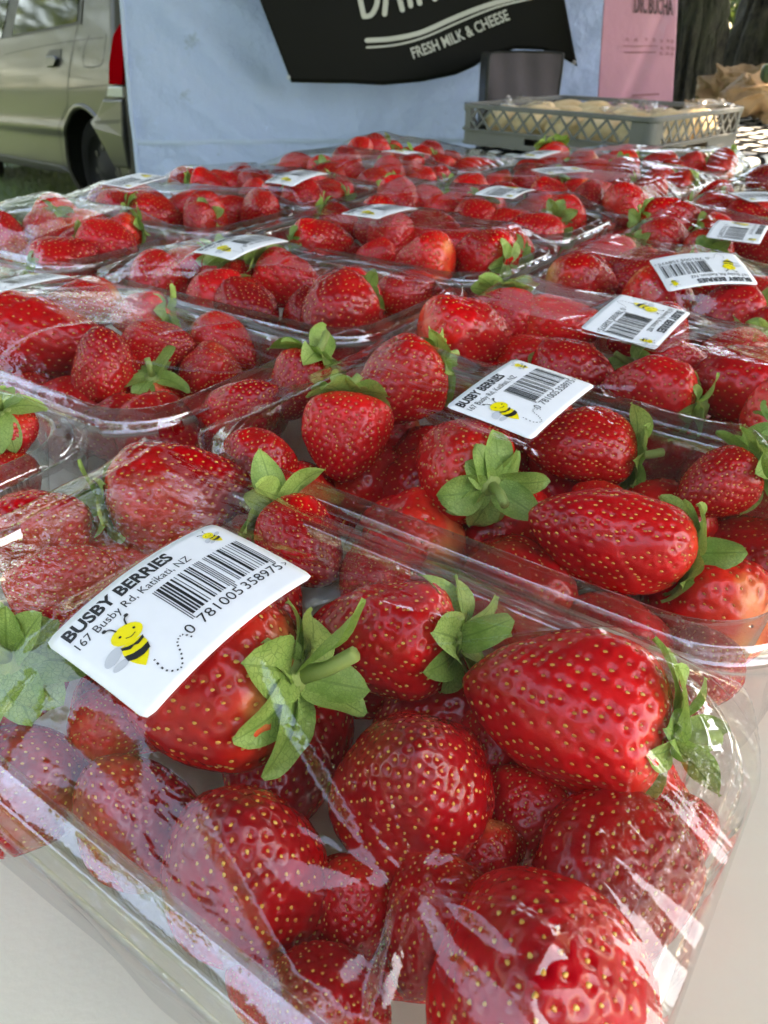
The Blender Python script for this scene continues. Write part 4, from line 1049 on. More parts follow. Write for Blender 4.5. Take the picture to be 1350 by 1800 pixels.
ORD = ['first', 'second', 'third', 'fourth', 'fifth', 'sixth', 'seventh', 'eighth', 'ninth', 'tenth', 'eleventh', 'twelfth', 'thirteenth', 'fourteenth', 'fifteenth', 'sixteenth', 'seventeenth', 'eighteenth', 'nineteenth', 'twentieth', 'twenty-first', 'twenty-second', 'twenty-third', 'twenty-fourth', 'twenty-fifth', 'twenty-sixth', 'twenty-seventh', 'twenty-eighth', 'twenty-ninth', 'thirtieth', 'thirty-first', 'thirty-second', 'thirty-third', 'thirty-fourth', 'thirty-fifth', 'thirty-sixth']
COLN = {0: 'right-hand', 1: 'middle', 2: 'left-hand'}
PHR = {}
for c in (0, 1, 2):
    for n_, k in enumerate(sorted(k for k in KEYS if k[1] == c)): PHR[k] = f'{ORD[n_]} punnet back in the {COLN[c]} column'
PHR[(0, 0)] = 'nearest punnet'

# (u, v, width px, length/width, calyx direction in the picture deg, tilt towards the viewer deg, height of centre, calyx, label)
SPEC = {
 (0, 0): [
  (372, 1208, 280, 1.30, 6, 18, .0455, 1, 'big strawberry under the large barcode sticker, leafy cap to the right'),
  (668, 1125, 225, 1.18, -2, 14, .0450, 1, 'strawberry beside the large sticker, light green cap between two berries'),
  (995, 1265, 285, 1.26, -12, 14, .0450, 1, 'large glossy strawberry near the punnet corner, bright shoulder and curled leaves'),
  (732, 1408, 300, 1.05, -95, -50, .0400, 0, 'round strawberry in the middle of the nearest punnet, rows of yellow seeds'),
  (428, 1530, 305, 1.15, -100, -40, .0350, 0, 'dark strawberry below the large sticker with a glare patch on its film'),
  (238, 1425, 215, 1.25, -60, -30, .0290, 0, 'strawberry behind hazy film under the large sticker'),
  (55, 1360, 235, 1.15, 200, -30, .0290, 0, 'hazy strawberry at the frame edge below the leafy cap'),
  (1030, 1555, 295, 1.20, 40, -40, .0340, 0, 'dark bruised strawberry under the large corner berry'),
  (1165, 1462, 130, 1.20, 60, -20, .0260, 0, 'small strawberry tucked beside the punnet wall under curled leaves'),
  (940, 1735, 410, 1.10, -80, -55, .0420, 0, 'closest strawberry at the frame bottom with dark seeds under wrinkled film'),
  (565, 1760, 230, 1.15, -60, -50, .0320, 0, 'dark purple-red strawberry at the frame bottom in shadow'),
  (328, 872, 190, 1.35, 188, 4, .0440, 1, 'strawberry behind the large sticker with green cap on its left'),
  (430, 838, 140, 1.20, 70, -30, .0400, 0, 'strawberry at the back edge of the nearest punnet'),
  (85, 938, 165, 1.25, 200, -20, .0400, 0, 'strawberry left of the sticker, upper one'),
  (112, 1020, 150, 1.35, 200, -10, .0390, 0, 'strawberry left of the sticker, lower one'),
  (538, 958, 150, 1.22, 130, -30, .0390, 1, 'bright red strawberry right above the large sticker'),
  (648, 1015, 130, 1.20, 60, -40, .0330, 0, 'strawberry half hidden behind the berry beside the large sticker'),
  (190, 1300, 150, 1.2, 200, -20, .0330, 0, None), (870, 1500, 140, 1.2, 80, -20, .0250, 0, None), (860, 1345, 150, 1.2, 80, -20, .0230, 0, None), (740, 1590, 200, 1.15, 60, -20, .0250, 0, None), (905, 1470, 170, 1.15, 60, -20, .0250, 0, None), (640, 1610, 170, 1.2, 80, -20, .0240, 0, None), (740, 1640, 150, 1.2, 20, 10, .0200, 0, None), (800, 1560, 140, 1.2, 120, 0, .0190, 0, None), (470, 1720, 150, 1.2, 120, 0, .0220, 0, None), (130, 1120, 120, 1.2, 200, 0, .0330, 0, None),
  (40, 1195, 190, 1.10, 70, 62, .0400, 1, 'strawberry showing its large green leafy cap at the frame edge'),
 ],
 (1, 0): [
  (434, 720, 128, 1.22, 210, -30, .0440, 0, 'dark red strawberry behind the curved clear rim'),
  (522, 682, 112, 1.20, 60, -10, .0420, 1, 'strawberry with a fuzzy green cap beside the pointed big berry'),
  (690, 690, 150, 1.28, 35, -15, .0470, 1, 'big wedge-shaped strawberry beside the second sticker'),
  (610, 780, 148, 1.08, 88, -12, .0430, 1, 'round strawberry with a pale glint in front of the wedge-shaped one'),
  (808, 832, 185, 1.10, -38, 52, .0440, 1, 'strawberry turned cap-first with a wide star of green leaves'),
  (1015, 800, 128, 1.55, -6, -4, .0430, 1, 'strawberry behind the large one, upright leaves at its right end'),
  (1065, 947, 190, 1.55, -14, -4, .0430, 1, 'long glossy strawberry with twisted leaves at its right end'),
  (1243, 868, 132, 1.18, 25, -10, .0410, 1, 'strawberry above the twisted leaves of the long glossy one'),
  (1085, 752, 95, 1.35, 160, -10, .0400, 0, None),
  (528, 752, 85, 1.15, -70, 30, .0290, 1, None),
  (1222, 1185, 140, 1.20, 60, -20, .0220, 0, None),
  (960, 740, 90, 1.3, 20, 0, .0380, 0, None),
 ],
 (1, 1): [
  (82, 602, 150, 1.45, 176, 0, .0450, 0, 'large strawberry with pale shoulder at the frame edge behind clear rim'),
  (178, 648, 128, 1.05, -92, -22, .0440, 0, 'pointed strawberry standing tip up behind the curved rim'),
  (288, 622, 98, 1.38, 185, -15, .0430, 0, 'blunt strawberry beside the one standing tip up'),
  (312, 538, 85, 1.25, 5, 10, .0450, 1, None),
  (414, 606, 88, 1.40, 140, -10, .0410, 0, None),
  (345, 668, 62, 1.30, 40, 0, .0330, 0, None),
  (290, 690, 68, 1.1, 85, 50, .0290, 1, None),
  (215, 512, 75, 1.7, 10, 0, .0440, 0, None),
 ],
 (0, 1): [(22, 765, 120, 1.1, 60, 50, .0420, 1, None), (-40, 700, 120, 1.2, 0, 0, .042, 0, None), (60, 720, 100, 1.2, 200, 0, .036, 0, None), (20, 850, 110, 1.2, 100, 0, .030, 0, None)],
 (2, 1): [
  (508, 492, 96, 1.32, 155, -5, .0460, 1, 'strawberry under the tilted sticker with glare on blue film'),
  (540, 548, 86, 1.08, -90, -15, .0430, 0, None), (630, 530, 94, 1.22, 135, -15, .0440, 0, None),
  (430, 508, 60, 1.3, 120, 0, .0420, 1, None), (288, 468, 52, 1.5, 5, 0, .0430, 1, None), (718, 513, 76, 1.38, 205, -5, .0440, 0, None), (385, 478, 60, 1.1, 60, 50, .0420, 1, None)],
 (2, 0): [
  (835, 558, 112, 1.02, 85, -25, .0450, 1, 'heart-shaped strawberry with folded flank, dark leaves behind it'),
  (978, 570, 96, 1.75, 178, 0, .0455, 0, None), (1165, 578, 80, 1.5, 10, 0, .0430, 0, None), (960, 634, 66, 1.9, 180, 0, .0390, 0, None),
  (1195, 660, 98, 1.45, 172, 5, .0430, 1, None), (1305, 606, 92, 1.35, 8, -5, .0450, 1, None)],
 (3, 0): [(988, 472, 70, 1.25, 170, 0, .0440, 0, None), (1105, 472, 78, 1.4, 10, 0, .0450, 0, None), (1140, 425, 76, 1.45, -4, 0, .0460, 1, None),
  (1235, 452, 60, 1.5, 30, 0, .0430, 0, None), (1312, 524, 80, 1.4, -15, 0, .0430, 1, None), (1345, 432, 70, 1.2, 170, 10, .0450, 1, None)],
 (3, 1): [(690, 428, 88, 1.05, 92, -15, .0450, 0, 'round strawberry behind the small glinting sticker in mid-table'), (800, 443, 76, 1.65, -2, 0, .0450, 1, 'long orange-red strawberry lying crosswise in mid-table'),
  (588, 388, 60, 1.4, 150, 0, .0440, 1, None), (655, 465, 60, 1.4, 30, 0, .0380, 0, None)],
 (4, 1): [(782, 372, 52, 1.3, 170, 0, .0440, 0, None), (826, 387, 62, 1.35, 60, -5, .0440, 1, None), (897, 397, 72, 1.2, 200, 0, .0450, 0, None), (932, 375, 58, 1.55, 20, 0, .0450, 0, None), (962, 414, 56, 1.15, -60, 10, .0410, 1, None)],
 (4, 0): [(1055, 374, 62, 1.05, 80, 5, .0440, 1, None), (1178, 380, 72, 1.55, 175, 0, .0460, 1, None), (1290, 378, 72, 1.2, 150, 15, .0440, 1, None)],
 (5, 1): [(1040, 288, 48, 1.3, 130, 0, .0470, 0, None), (1102, 307, 48, 1.2, -30, 0, .0450, 1, None), (1136, 338, 42, 1.6, 10, 0, .0450, 0, None), (1172, 302, 44, 1.4, 15, 10, .0460, 1, None), (972, 340, 50, 1.2, 80, 45, .0440, 1, None)],
 (5, 0): [(1247, 330, 46, 1.3, 30, 0, .0470, 0, None), (1295, 352, 50, 1.3, 160, 0, .0450, 1, None), (1345, 378, 56, 1.2, 170, 0, .0450, 0, None)],
 (2, 2): [(84, 423, 78, 1.2, 70, -5, .0450, 1, None), (196, 416, 66, 1.5, 25, 0, .0460, 1, None), (12, 425, 60, 1.1, 90, 50, .0430, 1, None), (140, 385, 40, 1.1, 60, 40, .0420, 1, None)],
 (3, 2): [(252, 348, 54, 1.7, 170, 0, .0450, 0, None), (318, 367, 50, 1.55, 10, 0, .0450, 0, None), (350, 396, 58, 1.2, 90, -10, .0440, 0, None)],
 (4, 2): [(442, 346, 50, 1.3, 30, 0, .0440, 0, None), (560, 347, 46, 1.9, -4, 0, .0440, 1, None), (485, 362, 48, 1.3, 150, 0, .0420, 0, None), (603, 312, 54, 1.5, 2, 0, .0460, 1, None)],
 (5, 2): [(682, 278, 50, 1.3, 100, 0, .0460, 0, None), (706, 305, 46, 1.2, 200, 0, .0430, 1, None), (765, 292, 44, 1.2, 80, 0, .0450, 1, None), (742, 325, 44, 1.5, 20, 0, .0430, 0, None)],
 (6, 1): [(800, 272, 36, 1.2, 60, 0, .0460, 1, None), (848, 277, 34, 1.2, 90, 0, .0460, 0, None), (905, 272, 30, 1.4, 10, 10, .0460, 1, None), (970, 291, 36, 1.2, 120, 0, .0460, 1, None)],
}
CAM_R = Vector((1, 0, 0)); CAM_U = Vector((0, sp, cp)); CAM_F = Vector((0, cp, -sp))
rb = random.Random(23)
BER = []
def add_berry(k, p, w_, ratio, dirv, cal, label, hi, low=False):
    BER.append(dict(k=k, p=p, w=w_, ratio=ratio, d=dirv.normalized(), cal=cal, label=label, hi=hi, low=low, fixed=label is not None, p0=p.copy()))
for k, lst in SPEC.items():
    for (u, v, wpx, ratio, ang, tilt, z, cal, lab) in lst:
        p = at_z(u, v, z); w_ = wpx * depth_of(p) / FPX
        if k[0] + k[1] > 1: w_ = min(max(w_, 0.026), 0.040)
        q = to_local(k, p); mx, my = PL / 2 - 0.006 - w_ * 0.42, PW / 2 - 0.004 - w_ * 0.40
        if k not in ((0, 0), (1, 0)) or lab is None:
            q.x = max(-mx, min(mx, q.x)); q.y = max(-my, min(my, q.y)); 
        p = to_world(k, q)
        a, tl = R(ang), R(tilt); d = (CAM_R * math.cos(a) + CAM_U * math.sin(a)) * math.cos(tl) - CAM_F * math.sin(tl)
        add_berry(k, p, w_, ratio, d, cal, lab, depth_of(p) < 0.36)
# fill the rest of every punnet: a second layer below, and gaps of the top layer further back
for k in KEYS:
    near = k in ((0, 0), (1, 0), (1, 1))
    if False: pass
    for layer, z in ((0, 0.023 if near else 0.019), (1, 0.028 if near else 0.042)):
        nxg = 7 if layer == 0 else (9 if near else 6)
        for ix in range(nxg):
            for iy in range(3):
                w_ = rb.uniform(0.031, 0.038) if (layer and not near) or (near and not layer) else rb.uniform(0.027, 0.034)
                q = Vector(((ix + 0.5) / nxg * 2 - 1, (iy + 0.5) / 3 * 2 - 1, 0)); q.x *= PL / 2 - 0.012; q.y *= PW / 2 - 0.008
                q.x += rb.uniform(-.004, .004); q.y += rb.uniform(-.003, .003); q.z = z + rb.uniform(-.003, .004)
                p = to_world(k, q); u, v = project(p)
                if not (-60 < u < 1410 and v < 1860): continue
                if any(b['k'] == k and (b['p'] - p).length < (0.30 if b['low'] or layer == 0 else (0.34 if near else 0.37)) * (b['w'] * (0.5 + 0.5 * b['ratio']) + w_) for b in BER): continue
                a = rb.uniform(0, 6.28); d = Vector((math.cos(a), math.sin(a), rb.uniform(-.3, .5)))
                add_berry(k, p, w_, rb.uniform(1.1, 1.4), d, 1 if (layer == 1 and rb.random() < .6) else 0, None, depth_of(p) < 0.22, layer == 0)
# leave out berries of the lower layers that nothing of can be seen
gd = np.random.RandomState(2).normal(size=(40, 3)); gd /= np.linalg.norm(gd, axis=1)[:, None]
PB = np.array([b['p'] for b in BER]); RB = np.array([b['w'] * 0.45 for b in BER]); CP = np.array(CAMP); keep = []
for i, b in enumerate(BER):
    if not b['low'] and b['cal']: keep.append(b); continue
    S_ = PB[i] + gd * b['w'] * 0.5; S_ = S_[((CP - PB[i]) * gd).sum(1) > 0]; vis = 0
    for s in S_:
        u, v = project(Vector(s))
        if not (0 < u < 1350 and v < 1800): continue
        d = s - CP; l = np.linalg.norm(d); d /= l; t = (PB - CP) @ d; m = (t > 0) & (t < l - 0.006); m[i] = False
        if not m.any() or (np.linalg.norm(CP + t[m, None] * d - PB[m], axis=1) > RB[m]).all(): vis += 1
    if vis >= (3 if b['low'] else 2): keep.append(b)
BER[:] = keep
# gentle push-apart so that berries touch instead of running through each other
for it in range(14):
    for i in range(len(BER)):
        for j in range(i):
            a, b = BER[i], BER[j]
            if a['k'] != b['k']: continue
            d = a['p'] - b['p']; l = d.length; mn = 0.43 * (a['w'] * (0.6 + 0.4 * a['ratio']) + b['w'] * (0.6 + 0.4 * b['ratio']))
            if 1e-6 < l < mn:
                s_ = d / l * (mn - l) * 0.35; a['p'] += s_ * (0.3 if a['fixed'] else 0.7); b['p'] -= s_ * (0.3 if b['fixed'] else 0.7)
    for b in BER:
        m_ = 0.004 if b['fixed'] else 0.009; o_ = b['p'] - b['p0']
        if o_.length > m_: b['p'] = b['p0'] + o_ * (m_ / o_.length)
        b['p'].z = max(b['p'].z, 0.0035 + b['w'] * 0.47)
# labels: count along each punnet
for k in KEYS:
    for low in (False, True):
        bs = sorted([b for b in BER if b['k'] == k and b['low'] == low], key=lambda b: project(b['p'])[0])
        for n_, b in enumerate(bs):
            if b['label'] is None:
                side_ = 'half-hidden lower-layer strawberry' if low else 'top-layer strawberry'
                b['label'] = f'{side_}, {ORD[min(n_, len(ORD) - 1)]} from left, {PHR[k]}'
rs = np.random.RandomState(77)
for n_, b in enumerate(BER):
    src = HI[n_ % len(HI)] if b['hi'] else MID[n_ % len(MID)]
    o = bpy.data.objects.new('strawberry', src['me']); COL.objects.link(o)
    qd = b['d'].to_track_quat('Z', 'Y') @ Quaternion((0, 0, 1), rs.uniform(0, 6.28))
    o.rotation_mode = 'QUATERNION'; o.rotation_quaternion = qd; o.location = b['p']; sz = b['w'] / 0.98
    o.scale = (sz, sz, sz * b['ratio'] / 1.2 * 0.98)
    tag(o, b['label'], 'strawberry', 'strawberries in punnets'); b['o'] = o
    MW = Matrix.LocRotScale(b['p'], qd, Vector(o.scale)); b['pts'] = [src['pts'] @ np.array(MW.to_3x3()).T + np.array(b['p'])]
    sd_ = bpy.data.objects.new('seeds', src['seeds']); COL.objects.link(sd_); sd_.parent = o; sd_['kind'] = 'stuff'
    if b['cal']:
        zt_ = 0.585; kx = 1.2 / b['ratio']
        kc = 0.036 / b['w'] * rs.uniform(0.95, 1.12) * (1.25 if b['fixed'] else 1.0)
        if b['hi']:
            cx = bpy.data.objects.new('calyx', HUBS[n_ % 4]); COL.objects.link(cx); cx.parent = o; cx.location = (0, 0, zt_); cx.scale = (kc, kc, kc * kx)
            nl = rs.randint(8, 12); M3 = np.array(MW.to_3x3())
            for q in range(nl):
                kd = int(rs.choice([0, 0, 0, 1, 1, 1, 2, 3])); me_, V_, F_, UV = LEAVES[kd + 4 * rs.randint(3)]
                a = 2 * math.pi * (q + rs.uniform(-.28, .28)) / nl; lf = bpy.data.objects.new('leaf', me_); COL.objects.link(lf); lf.parent = cx; lf.rotation_euler = (0, 0, a)
                s_ = rs.uniform(0.8, 1.2); lf.scale = (s_, s_, s_)
                c_, s2 = math.cos(a), math.sin(a); VV = np.stack([V_[:, 0] * c_ - V_[:, 1] * s2, V_[:, 0] * s2 + V_[:, 1] * c_, V_[:, 2]], 1) * s_ * kc
                VV[:, 2] *= kx; VV[:, 2] += zt_; b['pts'].append(VV @ M3.T + np.array(b['p']))
        else:
            me_, V_ = CALYX[n_ % 5]; cx = bpy.data.objects.new('calyx', me_); COL.objects.link(cx); cx.parent = o; cx.location = (0, 0, zt_); cx.scale = (kc, kc, kc * kx)
            b['pts'].append((V_ * np.array([kc, kc, kc * kx]) + np.array([0, 0, zt_])) @ np.array(MW.to_3x3()).T + np.array(b['p']))

# ================================================================== punnets: tray, film wrap, sticker
def loop_rr(L_, W_, r, z, n_=15):
    pts = []
    for cx, cy, a0 in ((L_ / 2 - r, W_ / 2 - r, 0), (-L_ / 2 + r, W_ / 2 - r, 90), (-L_ / 2 + r, -W_ / 2 + r, 180), (L_ / 2 - r, -W_ / 2 + r, 270)):
        pts += [(cx + r * math.cos(R(a0 + 90 * k / n_)), cy + r * math.sin(R(a0 + 90 * k / n_)), z) for k in range(n_ + 1)]
    return pts
def dens(pts, m=2.5e-3):
    out_ = []
    for a, b in zip(pts, pts[1:] + pts[:1]):
        d = math.dist(a, b); s_ = max(1, int(d / m)); out_ += [tuple(a[i] + (b[i] - a[i]) * k / s_ for i in range(3)) for k in range(s_)]
    return out_
def strip(loops, closed_cap=None):
    n_ = len(loops[0]); V_ = [p for l in loops for p in l]; F_ = [(j * n_ + k, j * n_ + (k + 1) % n_, (j + 1) * n_ + (k + 1) % n_, (j + 1) * n_ + k) for j in range(len(loops) - 1) for k in range(n_)]
    if closed_cap is not None: F_.append(tuple(closed_cap * n_ + k for k in range(n_)))
    return V_, F_
base_l = dens(loop_rr(PL, PW, 0.026, 0))
def off_loop(inset, z, rib=0.0):
    out_ = []
    for i, (x, y, _) in enumerate(base_l):
        sx, sy = 1 - inset / (PL / 2), 1 - inset / (PW / 2); q = 1 + rib * math.cos(i * 2 * math.pi / 6)
        out_.append((x * sx * q, y * sy * q, z))
    return out_
V_, F_ = strip([off_loop(0.0125, 0.0022), off_loop(0.022, 0.0022), off_loop(0.030, 0.0036), off_loop(0.040, 0.0036)], 3); ME_BASE = mesh_from('base', V_, F_)
V_, F_ = strip([off_loop(0.0125, 0.0022), off_loop(0.0108, 0.0042), off_loop(0.0088, 0.016, .006), off_loop(0.0068, 0.030, .006), off_loop(0.0052, 0.041), off_loop(0.0046, 0.0465)]); ME_WALL = mesh_from('wall', V_, F_)
V_, F_ = strip([off_loop(0.0046, 0.0465), off_loop(0.0038, 0.0490), off_loop(0.0028, 0.0502), off_loop(0.0016, 0.0500), off_loop(0.0008, 0.0488), off_loop(-0.0022, 0.0486), off_loop(-0.0032, 0.0480), off_loop(-0.0036, 0.0462), off_loop(-0.0044, 0.0440), off_loop(-0.0052, 0.0436)]); ME_RIM = mesh_from('rim', V_, F_)
for m_ in (ME_BASE, ME_WALL): m_.materials.append(M['tray'])
ME_RIM.materials.append(M['tray_rim'])

# ---- printed matter of the sticker, as flat 2D pieces in (x, q): x 0..1 along, q 0..1 downwards
SW, SH = 0.0450, 0.0322
def t2(s, x0, x1, qb, cap, bold=0.0):
    V, F = text2d(s, 1.0, bold); w_ = V[:, 0].max(); return [(x0 + (x1 - x0) * x / w_, qb - y * cap) for x, y in V], F
PRINT = []      # (part name, material, layer, verts2d, faces)
V, F = t2('BUSBY BERRIES', 0.055, 0.655, 0.165, 0.105, 0.035); PRINT.append(('lettering', 'ink', 1, V, F))
V, F = t2('167 Busby Rd, Katikati, NZ', 0.055, 0.70, 0.275, 0.072, 0.0); PRINT.append(('lettering', 'ink', 1, V, F))
V, F = [], []
for s, x0, x1 in (('0', 0.368, 0.405), ('781005', 0.445, 0.690), ('358975', 0.710, 0.945), ('>', 0.962, 0.982)):
    a, b = t2(s, x0, x1, 0.800, 0.085 if s != '>' else .07, 0.0); F += [tuple(i + len(V) for i in f) for f in b]; V += a
PRINT.append(('lettering', 'ink', 1, V, F))
Lc = ['0001101', '0011001', '0010011', '0111101', '0100011', '0110001', '0101111', '0111011', '0110111', '0001011']
code = '101' + ''.join(Lc[int(d)] for d in '781005') + '01010' + ''.join(''.join('10'[int(c)] for c in Lc[int(d)]) for d in '358975') + '101'
V, F = [], []; x0, x1 = 0.430, 0.950; mod = (x1 - x0) / len(code); i = 0
while i < len(code):
    if code[i] == '1':
        j = i
        while j < len(code) and code[j] == '1': j += 1
        guard = i < 3 or 45 <= i < 50 or i >= 92
        a, b = x0 + i * mod + mod * .06, x0 + j * mod - mod * .06; q0, q1 = 0.325, 0.72 if guard else 0.685
        for s in range(6):
            n_ = len(V); V += [(a, q0 + (q1 - q0) * s / 6), (b, q0 + (q1 - q0) * s / 6), (b, q0 + (q1 - q0) * (s + 1) / 6), (a, q0 + (q1 - q0) * (s + 1) / 6)]; F.append((n_, n_ + 1, n_ + 2, n_ + 3))
        i = j
    else: i += 1
PRINT.append(('barcode', 'ink', 1, V, F))
ASP = SW / SH
class Pic:
    def __init__(s): s.d = {}
    def poly(s, mat, layer, pts):
        V, F = s.d.setdefault((mat, layer), ([], [])); n_ = len(V); V += pts; F.append(tuple(range(n_, n_ + len(pts))))
def bee(cx, cq, sc, rot, trail):
    """a small striped bee: head, banded body, two wings, feelers; units of sticker height"""
    pc = Pic(); ca, sa = math.cos(R(rot)), math.sin(R(rot))
    def T(x, y): return (cx + (x * ca - y * sa) * sc / ASP, cq - (x * sa + y * ca) * sc)
    def ell(x, y, a, b, r=0, n_=18, t0=0, t1=360): return [T(x + a * math.cos(R(t)) * math.cos(R(r)) - b * math.sin(R(t)) * math.sin(R(r)), y + a * math.cos(R(t)) * math.sin(R(r)) + b * math.sin(R(t)) * math.cos(R(r))) for t in np.linspace(t0, t1, n_, endpoint=(t1 - t0) < 360)]
    pc.poly('bee_grey', 1, ell(-.60, -.08, .34, .20, 35)); pc.poly('bee_grey', 1, ell(-.52, -.48, .26, .13, 10))
    if not trail: pc.poly('bee_grey', 1, ell(.62, .05, .32, .18, 20))
    body = [(-.30, .05), (-.36, -.2), (-.33, -.45), (-.2, -.72), (0, -.98), (.2, -.72), (.33, -.45), (.36, -.2), (.30, .05)]
    pc.poly('bee_yellow', 2, [T(*p) for p in body]); pc.poly('bee_yellow', 3, ell(0, .38, .47, .36))
    pc.poly('ink', 4, [T(*p) for p in ((-.34, .03), (-.15, -.06), (0, -.09), (.15, -.06), (.34, .03), (.33, -.09), (.12, -.19), (0, -.15), (-.12, -.2), (-.33, -.09))])
    pc.poly('ink', 4, [T(*p) for p in ((-.36, -.30), (-.12, -.38), (.12, -.38), (.36, -.30), (.33, -.52), (.12, -.62), (-.12, -.62), (-.33, -.52))])
    def st(pts, w_):
        mb_ = MB(); ribbon_mb(mb_, catmull(pts, 5), w_, lambda x, y: T(x, y))
        for f in mb_.f: pc.poly('ink', 4, [mb_.v[i_] for i_ in f])
    st([(-.22, .68), (-.32, .86), (-.46, .92)], .05); st([(.12, .72), (.14, .92), (.22, 1.02)], .05)
    pc.poly('ink', 4, ell(-.48, .93, .07, .07, 0, 10)); pc.poly('ink', 4, ell(.24, 1.04, .07, .07, 0, 10))
    pc.poly('ink', 4, ell(-.20, .40, .045, .045, 0, 8)); pc.poly('ink', 4, ell(.24, .44, .045, .045, 0, 8)); st([(-.08, .24), (.06, .20), (.2, .26)], .03)
    if trail:
        path = catmull([(cx - .005, cq + sc * 1.0), (cx - .012, cq + sc * 1.55), (cx + .03, cq + sc * 1.85), (cx + .075, cq + sc * 1.55), (cx + .105, cq + sc * 1.15), (cx + .145, cq + sc * 1.05), (cx + .165, cq + sc * 1.4)], 6)
        for i_ in range(0, len(path) - 1, 2):
            mb_ = MB(); a, b = path[i_], path[i_ + 1]; b = (a[0] + (b[0] - a[0]) * .8, a[1] + (b[1] - a[1]) * .8); dx, dy = b[0] - a[0], b[1] - a[1]; l = math.hypot(dx * ASP, dy) or 1; ox, oy = -dy / l * .006 / ASP, dx * ASP / l * .006
            pc.poly('ink', 2, [(a[0] + ox, a[1] + oy), (b[0] + ox, b[1] + oy), (b[0] - ox, b[1] - oy), (a[0] - ox, a[1] - oy)])
    return [('bee_emblem', m_, ly, V, F) for (m_, ly), (V, F) in pc.d.items()]
PRINT += bee(0.20, 0.53, 0.215, -16, True); PRINT += bee(0.895, 0.165, 0.095, 12, False)

# (centre pixel, text direction: 'near' = along the punnet's short side, 'rev' = turned round, or degrees in plan)
STK = {(0, 0): (322, 1062, 'near'), (1, 0): (918, 697, 'near'), (2, 0): (1120, 561, 'rev'), (3, 0): (1233, 482, 183), (2, 1): (425, 437, 'near'), (1, 1): (25, 505, 'near'),
       (3, 2): (238, 325, 'rev'), (3, 1): (668, 371, 'near'), (4, 1): (890, 335, 'rev'), (5, 1): (988, 299, 200), (4, 0): (1300, 398, 'rev'), (5, 0): (1345, 350, 190), (6, 1): (790, 254, 'near'), (4, 2): (475, 318, 'near'), (5, 2): (735, 262, 'near')}
STKLAB = {(0, 0): 'large white barcode sticker closest to the viewer'}
def round_clip(X, Y, hx, hy, r):
    """pull the corner points of a rectangle onto a rounded rectangle"""
    ax, ay = np.abs(X) - (hx - r), np.abs(Y) - (hy - r); m = (ax > 0) & (ay > 0); d = np.hypot(ax, ay); k = np.where(m & (d > r), r / np.maximum(d, 1e-9), 1.0)
    X2 = np.where(m & (d > r), np.sign(X) * (hx - r + ax * k), X); Y2 = np.where(m & (d > r), np.sign(Y) * (hy - r + ay * k), Y); return X2, Y2
CREASES = {(0, 0): [([(462, 1195), (520, 1300), (590, 1400), (655, 1495), (712, 1562)], .0034, .0009), ([(712, 1562), (690, 1650), (665, 1730), (650, 1800)], .0030, .0010),
                    ([(712, 1562), (800, 1590), (900, 1620), (1010, 1700), (1070, 1790)], .0018, .0022), ([(712, 1562), (640, 1640), (560, 1700), (500, 1790)], .0016, .0022), ([(175, 752), (300, 790), (430, 800), (560, 838)], .0035, .0030)]}
